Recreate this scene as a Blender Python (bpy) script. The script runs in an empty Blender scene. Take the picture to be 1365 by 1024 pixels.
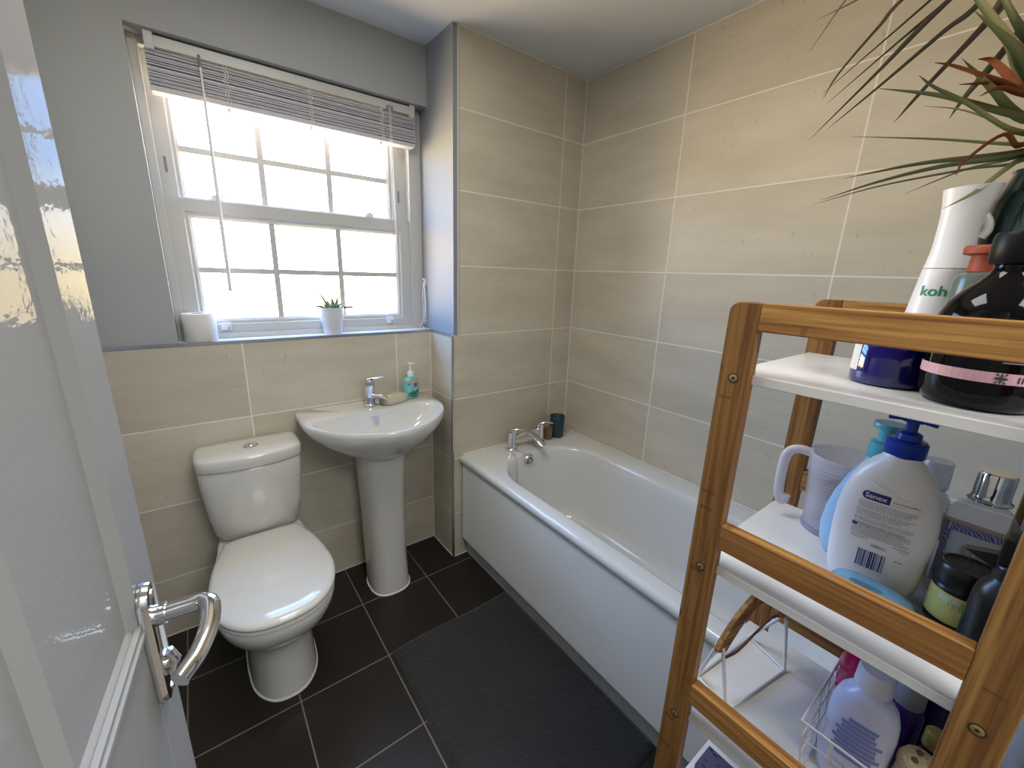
import bpy, bmesh, math, random
from mathutils import Vector, Matrix
random.seed(7)
S = bpy.context.scene
COL = S.collection
PI = math.pi

# ------------------------------------------------------------------ node helpers
def new_mat(name):
    m = bpy.data.materials.new(name); m.use_nodes = True
    nt = m.node_tree; nt.nodes.clear()
    out = nt.nodes.new('ShaderNodeOutputMaterial')
    b = nt.nodes.new('ShaderNodeBsdfPrincipled')
    nt.links.new(b.outputs[0], out.inputs[0])
    return m, nt, b, out

def srgb(r, g, b):
    f = lambda c: (c/255/12.92) if c/255 <= .04045 else ((c/255+.055)/1.055)**2.4
    return (f(r), f(g), f(b), 1)

def N(nt, t, **kw):
    n = nt.nodes.new(t)
    for k, v in kw.items(): setattr(n, k, v)
    return n

def math_n(nt, op, a, b=None, c=None):
    n = N(nt, 'ShaderNodeMath', operation=op)
    for i, v in enumerate((a, b, c)):
        if v is None: continue
        if isinstance(v, (int, float)): n.inputs[i].default_value = v
        else: nt.links.new(v, n.inputs[i])
    return n.outputs[0]

def mixc(nt, fac, a, b, blend='MIX'):
    n = N(nt, 'ShaderNodeMix', data_type='RGBA', blend_type=blend)
    for i, v in ((0, fac), (6, a), (7, b)):
        if isinstance(v, (int, float, tuple)): n.inputs[i].default_value = v
        else: nt.links.new(v, n.inputs[i])
    return n.outputs[2]

def simple(name, col, rough=.4, metal=0, var=.04, scale=30, coat=0, bump=0, bscale=200, trans=0, ior=1.45, spec=.5, sss=0):
    """plain surface with a faint procedural mottling"""
    m, nt, b, out = new_mat(name)
    tc = N(nt, 'ShaderNodeTexCoord')
    nz = N(nt, 'ShaderNodeTexNoise'); nz.inputs['Scale'].default_value = scale; nz.inputs['Detail'].default_value = 3
    nt.links.new(tc.outputs['Object'], nz.inputs['Vector'])
    dark = tuple(c*(1-var*2) for c in col[:3])+(1,)
    lite = tuple(min(1, c*(1+var)) for c in col[:3])+(1,)
    nt.links.new(mixc(nt, nz.outputs['Fac'], dark, lite), b.inputs['Base Color'])
    b.inputs['Roughness'].default_value = rough; b.inputs['Metallic'].default_value = metal
    b.inputs['Coat Weight'].default_value = coat; b.inputs['Coat Roughness'].default_value = .05
    b.inputs['Transmission Weight'].default_value = trans; b.inputs['IOR'].default_value = ior
    b.inputs['Specular IOR Level'].default_value = spec
    if sss:
        b.inputs['Subsurface Weight'].default_value = sss; b.inputs['Subsurface Radius'].default_value = (.01, .008, .006)
    if bump:
        n2 = N(nt, 'ShaderNodeTexNoise'); n2.inputs['Scale'].default_value = bscale; n2.inputs['Detail'].default_value = 2
        nt.links.new(tc.outputs['Object'], n2.inputs['Vector'])
        bp = N(nt, 'ShaderNodeBump'); bp.inputs['Strength'].default_value = bump; bp.inputs['Distance'].default_value = .002
        nt.links.new(n2.outputs['Fac'], bp.inputs['Height']); nt.links.new(bp.outputs[0], b.inputs['Normal'])
    return m

def tile_mat(name, ax, u0, du, z0, dz, gw, c1, c2, cg, rough, ay=2, streak=True, uvert=True):
    m, nt, b, out = new_mat(name)
    tc = N(nt, 'ShaderNodeTexCoord'); sep = N(nt, 'ShaderNodeSeparateXYZ')
    nt.links.new(tc.outputs['Object'], sep.inputs[0])
    U = math_n(nt, 'DIVIDE', math_n(nt, 'SUBTRACT', sep.outputs[ax], u0), du)
    V = math_n(nt, 'DIVIDE', math_n(nt, 'SUBTRACT', sep.outputs[ay], z0), dz)
    def line(t, size):
        f = math_n(nt, 'FRACT', t); g = math_n(nt, 'SUBTRACT', 1.0, f)
        d = math_n(nt, 'MULTIPLY', math_n(nt, 'MINIMUM', f, g), size)
        return math_n(nt, 'LESS_THAN', d, gw/2)
    mask = line(V, dz)
    if uvert: mask = math_n(nt, 'MAXIMUM', mask, line(U, du))
    cid = N(nt, 'ShaderNodeCombineXYZ')
    if uvert: nt.links.new(math_n(nt, 'FLOOR', U), cid.inputs[0])
    nt.links.new(math_n(nt, 'FLOOR', V), cid.inputs[1]); cid.inputs[2].default_value = ax*3.7+.5
    wn = N(nt, 'ShaderNodeTexWhiteNoise', noise_dimensions='3D'); nt.links.new(cid.outputs[0], wn.inputs['Vector'])
    vec = N(nt, 'ShaderNodeCombineXYZ')
    k = (2.2, 9.0) if streak else (5, 5)
    nt.links.new(math_n(nt, 'MULTIPLY', sep.outputs[ax], k[0]), vec.inputs[0])
    nt.links.new(math_n(nt, 'MULTIPLY', sep.outputs[ay], k[1]), vec.inputs[1])
    nt.links.new(math_n(nt, 'MULTIPLY', wn.outputs['Value'], 40), vec.inputs[2])
    nz = N(nt, 'ShaderNodeTexNoise'); nz.inputs['Scale'].default_value = 1.0; nz.inputs['Detail'].default_value = 7; nz.inputs['Roughness'].default_value = .62
    nt.links.new(vec.outputs[0], nz.inputs['Vector'])
    cr = N(nt, 'ShaderNodeValToRGB'); cr.color_ramp.elements[0].position = .24; cr.color_ramp.elements[1].position = .78
    cr.color_ramp.elements[0].color = c1; cr.color_ramp.elements[1].color = c2
    nt.links.new(nz.outputs['Fac'], cr.inputs[0])
    col = cr.outputs[0]
    if streak:
        sp = N(nt, 'ShaderNodeTexNoise'); sp.inputs['Scale'].default_value = 62; sp.inputs['Detail'].default_value = 0
        nt.links.new(tc.outputs['Object'], sp.inputs['Vector'])
        col = mixc(nt, math_n(nt, 'MULTIPLY', math_n(nt, 'GREATER_THAN', sp.outputs['Fac'], .82), .25), col, tuple(c*.45 for c in c1[:3])+(1,))
    hv = N(nt, 'ShaderNodeHueSaturation')
    nt.links.new(math_n(nt, 'ADD', math_n(nt, 'MULTIPLY', wn.outputs['Value'], .10), .95), hv.inputs['Value'])
    nt.links.new(col, hv.inputs['Color'])
    nt.links.new(mixc(nt, mask, hv.outputs[0], cg), b.inputs['Base Color'])
    nt.links.new(math_n(nt, 'ADD', math_n(nt, 'MULTIPLY', mask, .3), rough), b.inputs['Roughness'])
    bp = N(nt, 'ShaderNodeBump'); bp.inputs['Strength'].default_value = .25; bp.inputs['Distance'].default_value = .002
    h = math_n(nt, 'SUBTRACT', math_n(nt, 'MULTIPLY', nz.outputs['Fac'], .25), mask)
    nt.links.new(h, bp.inputs['Height']); nt.links.new(bp.outputs[0], b.inputs['Normal'])
    b.inputs['Specular IOR Level'].default_value = .35
    return m

def wood_mat(name, axis, seed=0, lam=.018, shade=1.0):
    """laminated bamboo: strips running along the board, fine grain, darker knuckles"""
    m, nt, b, out = new_mat(name)
    tc = N(nt, 'ShaderNodeTexCoord'); sep = N(nt, 'ShaderNodeSeparateXYZ'); nt.links.new(tc.outputs['Object'], sep.inputs[0])
    cross = [a for a in (0, 1, 2) if a != axis]
    t = math_n(nt, 'ADD', math_n(nt, 'DIVIDE', math_n(nt, 'ADD', sep.outputs[cross[0]], sep.outputs[cross[1]]), lam), seed*.37)
    wn = N(nt, 'ShaderNodeTexWhiteNoise', noise_dimensions='1D'); nt.links.new(math_n(nt, 'FLOOR', t), wn.inputs['W'])
    v = N(nt, 'ShaderNodeCombineXYZ')
    nt.links.new(math_n(nt, 'MULTIPLY', sep.outputs[axis], 6), v.inputs[0])
    nt.links.new(math_n(nt, 'MULTIPLY', sep.outputs[cross[0]], 190), v.inputs[1])
    nt.links.new(math_n(nt, 'MULTIPLY', sep.outputs[cross[1]], 190), v.inputs[2])
    nz = N(nt, 'ShaderNodeTexNoise'); nz.inputs['Scale'].default_value = 1; nz.inputs['Detail'].default_value = 6
    nt.links.new(v.outputs[0], nz.inputs['Vector'])
    base = mixc(nt, wn.outputs['Value'], tuple(c*shade for c in srgb(146, 100, 52)[:3])+(1,), tuple(c*shade for c in srgb(190, 142, 78)[:3])+(1,))
    fac = N(nt, 'ShaderNodeMapRange'); fac.inputs[1].default_value = .36; fac.inputs[2].default_value = .68; nt.links.new(nz.outputs['Fac'], fac.inputs[0]); fac = fac.outputs[0]
    col = mixc(nt, fac, base, tuple(c*shade for c in srgb(116, 74, 36)[:3])+(1,))
    # bamboo knuckles
    v2 = N(nt, 'ShaderNodeCombineXYZ')
    nt.links.new(math_n(nt, 'MULTIPLY', sep.outputs[axis], 34), v2.inputs[0])
    nt.links.new(math_n(nt, 'MULTIPLY', math_n(nt, 'FLOOR', t), 3.1), v2.inputs[1])
    n3 = N(nt, 'ShaderNodeTexNoise'); n3.inputs['Scale'].default_value = 1; n3.inputs['Detail'].default_value = 1
    nt.links.new(v2.outputs[0], n3.inputs['Vector'])
    kn = math_n(nt, 'MULTIPLY', math_n(nt, 'GREATER_THAN', n3.outputs['Fac'], .69), .55)
    col = mixc(nt, kn, col, tuple(c*shade for c in srgb(112, 66, 30)[:3])+(1,))
    nt.links.new(col, b.inputs['Base Color']); b.inputs['Roughness'].default_value = .5; b.inputs['Specular IOR Level'].default_value = .3
    return m

def glass_mat(name, tint=(1, 1, 1, 1), rough=.0, refl=1.0):
    """thin sheet of clear material: see-through with fresnel reflection"""
    m, nt, b, out = new_mat(name)
    nt.nodes.remove(b)
    tr = N(nt, 'ShaderNodeBsdfTransparent'); tr.inputs[0].default_value = tint
    gl = N(nt, 'ShaderNodeBsdfGlossy'); gl.inputs['Roughness'].default_value = max(rough, .02)
    lw = N(nt, 'ShaderNodeLayerWeight'); lw.inputs[0].default_value = .5
    fr_o = math_n(nt, 'ADD', math_n(nt, 'MULTIPLY', math_n(nt, 'POWER', lw.outputs['Facing'], 4.0), .55), .035)
    tc = N(nt, 'ShaderNodeTexCoord'); nz = N(nt, 'ShaderNodeTexNoise'); nz.inputs['Scale'].default_value = 3
    nt.links.new(tc.outputs['Object'], nz.inputs['Vector'])
    mx = N(nt, 'ShaderNodeMixShader')
    nt.links.new(math_n(nt, 'MULTIPLY', fr_o, math_n(nt, 'ADD', math_n(nt, 'MULTIPLY', nz.outputs['Fac'], .1*refl), .9*refl)), mx.inputs[0])
    nt.links.new(tr.outputs[0], mx.inputs[1]); nt.links.new(gl.outputs[0], mx.inputs[2]); nt.links.new(mx.outputs[0], out.inputs[0])
    return m

def milky_mat(name, col, alpha, rough=.3):
    """translucent plastic: part diffuse, part see-through"""
    m, nt, b, out = new_mat(name)
    tc = N(nt, 'ShaderNodeTexCoord'); nz = N(nt, 'ShaderNodeTexNoise'); nz.inputs['Scale'].default_value = 60
    nt.links.new(tc.outputs['Object'], nz.inputs['Vector'])
    nt.links.new(mixc(nt, nz.outputs['Fac'], tuple(c*.94 for c in col[:3])+(1,), col), b.inputs['Base Color'])
    b.inputs['Roughness'].default_value = rough
    tr = N(nt, 'ShaderNodeBsdfTransparent'); tr.inputs[0].default_value = (.96, .95, .97, 1)
    mx = N(nt, 'ShaderNodeMixShader'); mx.inputs[0].default_value = alpha
    nt.links.new(tr.outputs[0], mx.inputs[1]); nt.links.new(b.outputs[0], mx.inputs[2]); nt.links.new(mx.outputs[0], out.inputs[0])
    return m

# ------------------------------------------------------------------ mesh helpers
def obj(name, bm, mat, parent=None, smooth=None, bevel=0, subsurf=0, recalc=True):
    if recalc: bmesh.ops.recalc_face_normals(bm, faces=bm.faces)
    me = bpy.data.meshes.new(name); bm.to_mesh(me); bm.free()
    if isinstance(mat, (list, tuple)):
        for x in mat: me.materials.append(x)
    else: me.materials.append(mat)
    o = bpy.data.objects.new(name, me); COL.objects.link(o)
    if smooth is not None:
        me.polygons.foreach_set('use_smooth', [True]*len(me.polygons))
        me.set_sharp_from_angle(angle=math.radians(smooth))
    if bevel:
        md = o.modifiers.new('bevel', 'BEVEL'); md.width = bevel; md.segments = 3; md.limit_method = 'ANGLE'; md.angle_limit = math.radians(35)
    if subsurf:
        md = o.modifiers.new('sub', 'SUBSURF'); md.levels = subsurf; md.render_levels = subsurf
    if parent is not None:
        o.parent = parent
        # all child meshes are written in world coordinates; undo the parent's placement
        o.matrix_parent_inverse = world_of(parent).inverted()
    return o

def world_of(p):
    m = p.matrix_basis.copy()
    if p.parent: m = world_of(p.parent) @ p.matrix_parent_inverse @ m
    return m

def tag(o, label=None, cat=None, group=None, kind=None):
    if label: o['label'] = label
    if cat: o['category'] = cat
    if group: o['group'] = group
    if kind: o['kind'] = kind
    return o

def thing(name, label, cat, loc=(0, 0, 0), group=None, kind=None):
    o = bpy.data.objects.new(name, None); COL.objects.link(o); o.location = loc; o.empty_display_size = .05
    return tag(o, label, cat, group, kind)

def box(bm, x0, x1, y0, y1, z0, z1, mi=0):
    v = [bm.verts.new((x, y, z)) for x in (x0, x1) for y in (y0, y1) for z in (z0, z1)]
    for q in ((0, 1, 3, 2), (4, 6, 7, 5), (0, 4, 5, 1), (2, 3, 7, 6), (0, 2, 6, 4), (1, 5, 7, 3)):
        f = bm.faces.new([v[i] for i in q]); f.material_index = mi
    return v

def bx(*a):
    bm = bmesh.new(); box(bm, *a); return bm

def loft(bm, rings, cap0=True, cap1=True, closed=True, mi=0):
    R = [[bm.verts.new(p) for p in r] for r in rings]
    n = len(R[0])
    for a, b in zip(R, R[1:]):
        for i in range(n if closed else n-1):
            j = (i+1) % n
            f = bm.faces.new((a[i], a[j], b[j], b[i])); f.material_index = mi
    if cap0 and closed: bm.faces.new(list(reversed(R[0]))).material_index = mi
    if cap1 and closed: bm.faces.new(R[-1]).material_index = mi
    return R

def lathe(prof, c=(0, 0, 0), n=40, sx=1, sy=1, bm=None, cap0=True, cap1=True, rot=0, power=2.0, mi=0):
    """prof: (radius, z). sx, sy squash the section; power>2 makes it squarer"""
    bm = bm or bmesh.new(); rings = []
    for r, z in prof:
        ring = []
        for i in range(n):
            a = 2*PI*i/n; ca, sa = math.cos(a), math.sin(a)
            k = (abs(ca)**power+abs(sa)**power)**(-1/power)
            x, y = r*sx*ca*k, r*sy*sa*k
            ring.append((c[0]+x*math.cos(rot)-y*math.sin(rot), c[1]+x*math.sin(rot)+y*math.cos(rot), c[2]+z))
        rings.append(ring)
    loft(bm, rings, cap0, cap1, mi=mi)
    return bm

def spline(pts, n):
    """Catmull-Rom through points"""
    P = [Vector(p) for p in pts]
    if len(P) == 2: return [P[0].lerp(P[1], i/n) for i in range(n+1)]
    out = []
    for i in range(len(P)-1):
        p0 = P[i-1] if i else P[0]*2-P[1]; p1, p2 = P[i], P[i+1]; p3 = P[i+2] if i+2 < len(P) else P[-1]*2-P[-2]
        for k in range(n):
            t = k/n
            out.append(.5*((2*p1)+(p2-p0)*t+(2*p0-5*p1+4*p2-p3)*t*t+(3*p1-p0-3*p2+p3)*t**3))
    out.append(P[-1]); return out

def tube(bm, pts, r, n=10, closed=False, flat=1.0, mi=0):
    P = [Vector(p) for p in pts]; m = len(P); rings = []; up = None
    for i, p in enumerate(P):
        if closed: t = P[(i+1) % m]-P[i-1]
        else: t = P[min(i+1, m-1)]-P[max(i-1, 0)]
        t.normalize()
        if up is None:
            up = Vector((0, 0, 1)) if abs(t.z) < .9 else Vector((1, 0, 0))
        s = t.cross(up)
        if s.length < 1e-5: s = t.cross(Vector((1, 0, .1)))
        s.normalize(); up = s.cross(t).normalized()
        rr = r(i/(m-1)) if callable(r) else r
        rings.append([p+(s*math.cos(2*PI*k/n)+up*flat*math.sin(2*PI*k/n))*rr for k in range(n)])
    if closed: rings.append(rings[0])
    if closed:
        R = [[bm.verts.new(q) for q in ring] for ring in rings[:-1]]
        for i in range(len(R)):
            a, b = R[i], R[(i+1) % len(R)]
            for k in range(n):
                bm.faces.new((a[k], a[(k+1) % n], b[(k+1) % n], b[k])).material_index = mi
    else: loft(bm, rings, mi=mi)
    return bm

def prism(bm, pts2, to3, d0, d1, mi=0):
    """extrude a 2-D outline; to3(u, v, d) gives the point"""
    loft(bm, [[to3(u, v, d) for u, v in pts2] for d in (d0, d1)], mi=mi)
    return bm

def ccurve(pts, n):
    """closed smooth curve through 2-D points, resampled by polar angle about a centre"""
    P = [Vector((p[0], p[1], 0)) for p in pts]; m = len(P); out = []
    for i in range(m):
        p0, p1, p2, p3 = P[i-1], P[i], P[(i+1) % m], P[(i+2) % m]
        for k in range(n):
            t = k/n
            q = .5*((2*p1)+(p2-p0)*t+(2*p0-5*p1+4*p2-p3)*t*t+(3*p1-p0-3*p2+p3)*t**3)
            out.append((q.x, q.y))
    return out

def polar(outline, c, n=72):
    res = []
    for i in range(n):
        a = 2*PI*i/n; dx, dy = math.cos(a), math.sin(a); best = 0
        for k in range(len(outline)):
            x1, y1 = outline[k-1][0]-c[0], outline[k-1][1]-c[1]; x2, y2 = outline[k][0]-c[0], outline[k][1]-c[1]
            ex, ey = x2-x1, y2-y1; den = dx*ey-dy*ex
            if abs(den) < 1e-12: continue
            t = (x1*ey-y1*ex)/den; s = (x1*dy-y1*dx)/den
            if t > 0 and -1e-6 <= s <= 1+1e-6: best = max(best, t)
        res.append((c[0]+dx*best, c[1]+dy*best))
    return res

def rrect(x0, x1, y0, y1, r, k=8):
    """rounded rectangle, same vertex count whatever the radii; r = (ll, lr, ur, ul)"""
    if not isinstance(r, (tuple, list)): r = (r,)*4
    out = []
    for (cx, cy, a0), rad in zip(((x0, y0, PI), (x1, y0, 1.5*PI), (x1, y1, 0), (x0, y1, .5*PI)), r):
        ox = cx+rad if cx == x0 else cx-rad; oy = cy+rad if cy == y0 else cy-rad
        for i in range(k+1):
            a = a0+.5*PI*i/k; out.append((ox+rad*math.cos(a), oy+rad*math.sin(a)))
    return out

def scl(outline, c, s, sy=None):
    sy = s if sy is None else sy
    return [(c[0]+(x-c[0])*s, c[1]+(y-c[1])*sy) for x, y in outline]

def at_z(outline, z): return [(x, y, z) for x, y in outline]

def text_tris(s, size):
    """a piece of lettering as flat triangles, centred on the origin"""
    cu = bpy.data.curves.new('t', 'FONT'); cu.body = s; cu.size = size; cu.align_x = 'CENTER'; cu.align_y = 'CENTER'; cu.resolution_u = 3
    o = bpy.data.objects.new('t', cu); COL.objects.link(o)
    me = bpy.data.meshes.new_from_object(o.evaluated_get(bpy.context.evaluated_depsgraph_get()))
    vs = [v.co.copy() for v in me.vertices]; fs = [tuple(p.vertices) for p in me.polygons]
    bpy.data.objects.remove(o); bpy.data.curves.remove(cu); bpy.data.meshes.remove(me)
    return vs, fs

def put_text(bm, s, size, fn, du=0, dv=0, bold=0, mi=0, rot=0):
    vs, fs = text_tris(s, size)
    for ox in ((0,) if not bold else (-bold, 0, bold)):
        R = [bm.verts.new(fn(du+(v.x+ox)*math.cos(rot)-v.y*math.sin(rot), dv+(v.x+ox)*math.sin(rot)+v.y*math.cos(rot))) for v in vs]
        for f in fs:
            try: bm.faces.new([R[i] for i in f]).material_index = mi
            except ValueError: pass

def patch(bm, fn, u0, u1, v0, v1, nu=12, nv=2, mi=0):
    G = [[bm.verts.new(fn(u0+(u1-u0)*i/nu, v0+(v1-v0)*j/nv)) for i in range(nu+1)] for j in range(nv+1)]
    for j in range(nv):
        for i in range(nu):
            bm.faces.new((G[j][i], G[j][i+1], G[j+1][i+1], G[j+1][i])).material_index = mi

# ------------------------------------------------------------------ materials
M = {}
M['plaster'] = simple('white_plaster', srgb(168, 170, 168), .75, var=.015, scale=4, bump=.05, bscale=300)
M['plaster_dimmed'] = simple('dimmed_plaster', srgb(140, 143, 146), .75, var=.015, scale=4, bump=.05, bscale=300)  # same white plaster, colour darkened to hold down window light on the reveal
M['ceiling'] = simple('ceiling_paint', srgb(208, 210, 212), .8, var=.02, scale=3, bump=.04, bscale=200)
M['upvc'] = simple('white_upvc', srgb(196, 196, 192), .3, var=.01, scale=5)
M['ceramic'] = simple('white_ceramic', srgb(212, 209, 200), .12, var=.008, scale=4, coat=.6)
M['acrylic'] = simple('white_acrylic', srgb(220, 220, 216), .12, var=.008, scale=3, coat=.5)
M['panel'] = simple('bath_panel_white', srgb(242, 242, 238), .3, var=.01, scale=3)
M['sealant'] = simple('white_sealant', srgb(228, 224, 214), .4, var=.02)
M['chrome'] = simple('chrome', (.78, .78, .79, 1), .08, 1, var=.01)
M['satin'] = simple('satin_metal', (.62, .63, .66, 1), .28, 1, var=.02)
M['blind'] = simple('painted_slats', srgb(198, 198, 204), .55, var=.03, scale=60)
M['brass'] = simple('dull_brass', srgb(176, 146, 96), .4, .6, var=.03)
M['recess'] = simple('dark_recess', srgb(52, 36, 24), .6)
M['dark'] = simple('dark_void', srgb(30, 28, 27), .6)
M['paper'] = simple('tissue_paper', srgb(222, 218, 212), .9, var=.03, scale=50, bump=.3, bscale=120)
M['card'] = simple('cardboard_tube', srgb(120, 118, 118), .9)
M['potwhite'] = simple('white_pot_glaze', srgb(222, 222, 222), .35, var=.02)
M['soil'] = simple('soil', srgb(62, 48, 38), .95, var=.3, scale=150, bump=.8, bscale=150)
M['aloe'] = simple('succulent_leaf', srgb(128, 140, 96), .45, var=.15, scale=60)
M['dry'] = simple('dried_leaf', srgb(150, 84, 48), .6, var=.25, scale=80)
M['white_pl'] = simple('white_plastic', srgb(232, 230, 228), .28, var=.01)
M['whiteboard'] = simple('white_shelf_board', srgb(224, 221, 215), .28, var=.01, scale=6)
M['ink'] = simple('dark_print', srgb(58, 58, 66), .6)
M['grey_ink'] = simple('grey_print', srgb(128, 128, 134), .6)
M['navy'] = simple('navy_print', srgb(28, 44, 110), .4)
M['wire'] = simple('white_wire', srgb(226, 224, 222), .35, var=.01)
M['blackpl'] = simple('black_plastic', srgb(22, 21, 22), .3, var=.1)
M['glass'] = glass_mat('window_glass')
M['clear'] = glass_mat('clear_plastic', (.94, .95, .95, 1), refl=1.4)
TC1, TC2, TCG = srgb(190, 181, 161), srgb(214, 205, 185), srgb(238, 233, 223)
A_, P6 = .5455, .6013
M['tile_right'] = tile_mat('tile_right', 1, -A_, .6, -.0518, .3, .0042, TC1, TC2, TCG, .38)
M['tile_end'] = tile_mat('tile_end', 0, P6, .6, -.0518, .3, .0042, TC1, TC2, TCG, .38)
M['tile_back'] = tile_mat('tile_back', 0, -.1755, .6, -.0518, .3, .0042, TC1, TC2, TCG, .38)
M['tile_side'] = tile_mat('tile_side', 1, 3, 10, -.0518, .3, .0042, TC1, TC2, TCG, .38, uvert=False)
M['tile_floor'] = tile_mat('tile_floor', 0, -.4802, .305, -.052, .305, .0042, srgb(32, 28, 24), srgb(43, 38, 33), srgb(118, 111, 100), .42, ay=1, streak=False)

def door_paint():
    m, nt, b, out = new_mat('gloss_door_paint')
    tc = N(nt, 'ShaderNodeTexCoord'); mp = N(nt, 'ShaderNodeMapping'); mp.inputs['Scale'].default_value = (70, 70, 110)
    nt.links.new(tc.outputs['Object'], mp.inputs['Vector'])
    nz = N(nt, 'ShaderNodeTexNoise'); nz.inputs['Scale'].default_value = 1; nz.inputs['Detail'].default_value = 2
    nt.links.new(mp.outputs[0], nz.inputs['Vector'])
    bp = N(nt, 'ShaderNodeBump'); bp.inputs['Strength'].default_value = .13; bp.inputs['Distance'].default_value = .002
    nt.links.new(nz.outputs['Fac'], bp.inputs['Height'])
    nt.nodes.remove(b)
    df = N(nt, 'ShaderNodeBsdfDiffuse'); df.inputs[0].default_value = srgb(156, 156, 154)
    gl = N(nt, 'ShaderNodeBsdfGlossy'); gl.inputs['Roughness'].default_value = .05; gl.inputs[0].default_value = (1, 1, 1, 1)
    fr = N(nt, 'ShaderNodeFresnel'); fr.inputs[0].default_value = 1.5
    mx = N(nt, 'ShaderNodeMixShader'); nt.links.new(math_n(nt, 'MULTIPLY', fr.outputs[0], .115), mx.inputs[0])
    nt.links.new(df.outputs[0], mx.inputs[1]); nt.links.new(gl.outputs[0], mx.inputs[2]); nt.links.new(mx.outputs[0], out.inputs[0])
    for q in (df, gl): nt.links.new(bp.outputs[0], q.inputs['Normal'])
    return m
M['door'] = door_paint()

def mat_fabric():
    m, nt, b, out = new_mat('charcoal_towelling')
    tc = N(nt, 'ShaderNodeTexCoord')
    n1 = N(nt, 'ShaderNodeTexNoise'); n1.inputs['Scale'].default_value = 9; n1.inputs['Detail'].default_value = 3
    n2 = N(nt, 'ShaderNodeTexNoise'); n2.inputs['Scale'].default_value = 420; n2.inputs['Detail'].default_value = 2
    for n in (n1, n2): nt.links.new(tc.outputs['Object'], n.inputs['Vector'])
    c = mixc(nt, n1.outputs['Fac'], srgb(35, 35, 35), srgb(52, 52, 52))
    c = mixc(nt, n2.outputs['Fac'], srgb(16, 16, 17), c)
    nt.links.new(c, b.inputs['Base Color']); b.inputs['Roughness'].default_value = .95
    b.inputs['Sheen Weight'].default_value = .15; b.inputs['Sheen Roughness'].default_value = .5
    bp = N(nt, 'ShaderNodeBump'); bp.inputs['Strength'].default_value = .9; bp.inputs['Distance'].default_value = .004
    nt.links.new(n2.outputs['Fac'], bp.inputs['Height']); nt.links.new(bp.outputs[0], b.inputs['Normal'])
    return m
M['mat'] = mat_fabric()

def leaf_mat(name, g1, g2, edge):
    m, nt, b, out = new_mat(name)
    uv = N(nt, 'ShaderNodeUVMap'); sep = N(nt, 'ShaderNodeSeparateXYZ'); nt.links.new(uv.outputs[0], sep.inputs[0])
    d = math_n(nt, 'MULTIPLY', math_n(nt, 'ABSOLUTE', math_n(nt, 'SUBTRACT', sep.outputs[0], .5)), 2)
    cr = N(nt, 'ShaderNodeValToRGB'); cr.color_ramp.elements[0].color = g1; cr.color_ramp.elements[1].color = edge
    e = cr.color_ramp.elements.new(.7); e.color = g2
    nt.links.new(d, cr.inputs[0]); nt.links.new(cr.outputs[0], b.inputs['Base Color']); b.inputs['Roughness'].default_value = .4
    return m
M['leaf'] = leaf_mat('dragon_leaf', srgb(70, 86, 46), srgb(116, 124, 80), srgb(140, 108, 78))
M['leafdark'] = leaf_mat('dragon_leaf_dark', srgb(78, 78, 54), srgb(112, 104, 76), srgb(118, 82, 64))

# ------------------------------------------------------------------ room
XL, XR, YB, YF, ZC, SILL = -1.20, .7363, .219, -1.735, 2.324, 1.148
YP = .226                                  # plaster face of the window wall
RX0, RZ1, YW = -.960, 2.10, .312           # window reveal left, soffit, frame face

def struct(name, bm, mat, label=None, cat=None, **kw):
    o = obj(name, bm, mat, **kw); o['kind'] = 'structure'
    if label: o['label'] = label; o['category'] = cat
    return o

struct('floor', bx(XL-.1, XR+.1, YF-.15, YB+.2, -.06, 0), M['tile_floor'])
struct('ceiling', bx(XL-.1, XR+.1, YF-.1, YB+.3, ZC, ZC+.08), M['ceiling'])
struct('wall_left', bx(XL-.1, XL, YF-.1, YB+.2, 0, ZC), M['plaster'])
struct('wall_right', bx(XR, XR+.1, YF-.1, .45, 0, ZC), M['tile_right'])
bm = bmesh.new()
box(bm, XL-.1, RX0, YP, .46, SILL, ZC); box(bm, RX0, .006, YP, .46, RZ1, ZC)
wb = struct('wall_back', bm, M['plaster'])
obj('tiled_dado', bx(XL-.1, .003, YB, .46, 0, SILL-.004), M['tile_back'], wb)
# boxed-out end wall of the bath
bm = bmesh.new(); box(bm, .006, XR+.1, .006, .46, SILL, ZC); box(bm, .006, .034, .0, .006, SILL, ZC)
we = struct('wall_bath_end', bm, M['plaster_dimmed'])
obj('end_tiles', bx(.034, XR+.01, 0, .01, SILL, ZC), M['tile_end'], we)
bm = bmesh.new(); box(bm, .0035, XR+.01, 0, .3, 0, SILL)
obj('end_tiles', bm, M['tile_end'], we)
obj('side_tiles', bx(0, .0035, .0035, YB+.01, 0, SILL-.003), M['tile_side'], we)
# front wall with the doorway
DX0, DX1, DZ = -1.105, -.27, 2.06
bm = bmesh.new()
box(bm, XL-.1, DX0, YF-.1, YF, 0, ZC); box(bm, DX1, XR+.1, YF-.1, YF, 0, ZC); box(bm, DX0, DX1, YF-.1, YF, DZ, ZC)
struct('wall_front', bm, M['plaster'])
# hallway outside the doorway
bm = bmesh.new()
box(bm, -2.0, -1.95, YF-1.4, YF-.1, 0, 2.4); box(bm, 1.2, 1.25, YF-1.4, YF-.1, 0, 2.4); box(bm, -2.0, 1.25, YF-1.45, YF-1.4, 0, 2.4)
box(bm, -2.0, XL-.1, YF-.1, YF-.05, 0, 2.4); box(bm, XR+.1, 1.25, YF-.1, YF-.05, 0, 2.4)
struct('wall_hallway', bm, M['plaster'])
struct('floor_hallway', bx(-2, 1.25, YF-1.45, YF-.15, -.06, -.002), simple('hall_carpet', srgb(150, 138, 122), .95, var=.1, scale=200))
struct('ceiling_hallway', bx(-2, 1.25, YF-1.45, YF-.1, 2.4, 2.46), M['ceiling'])
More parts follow.
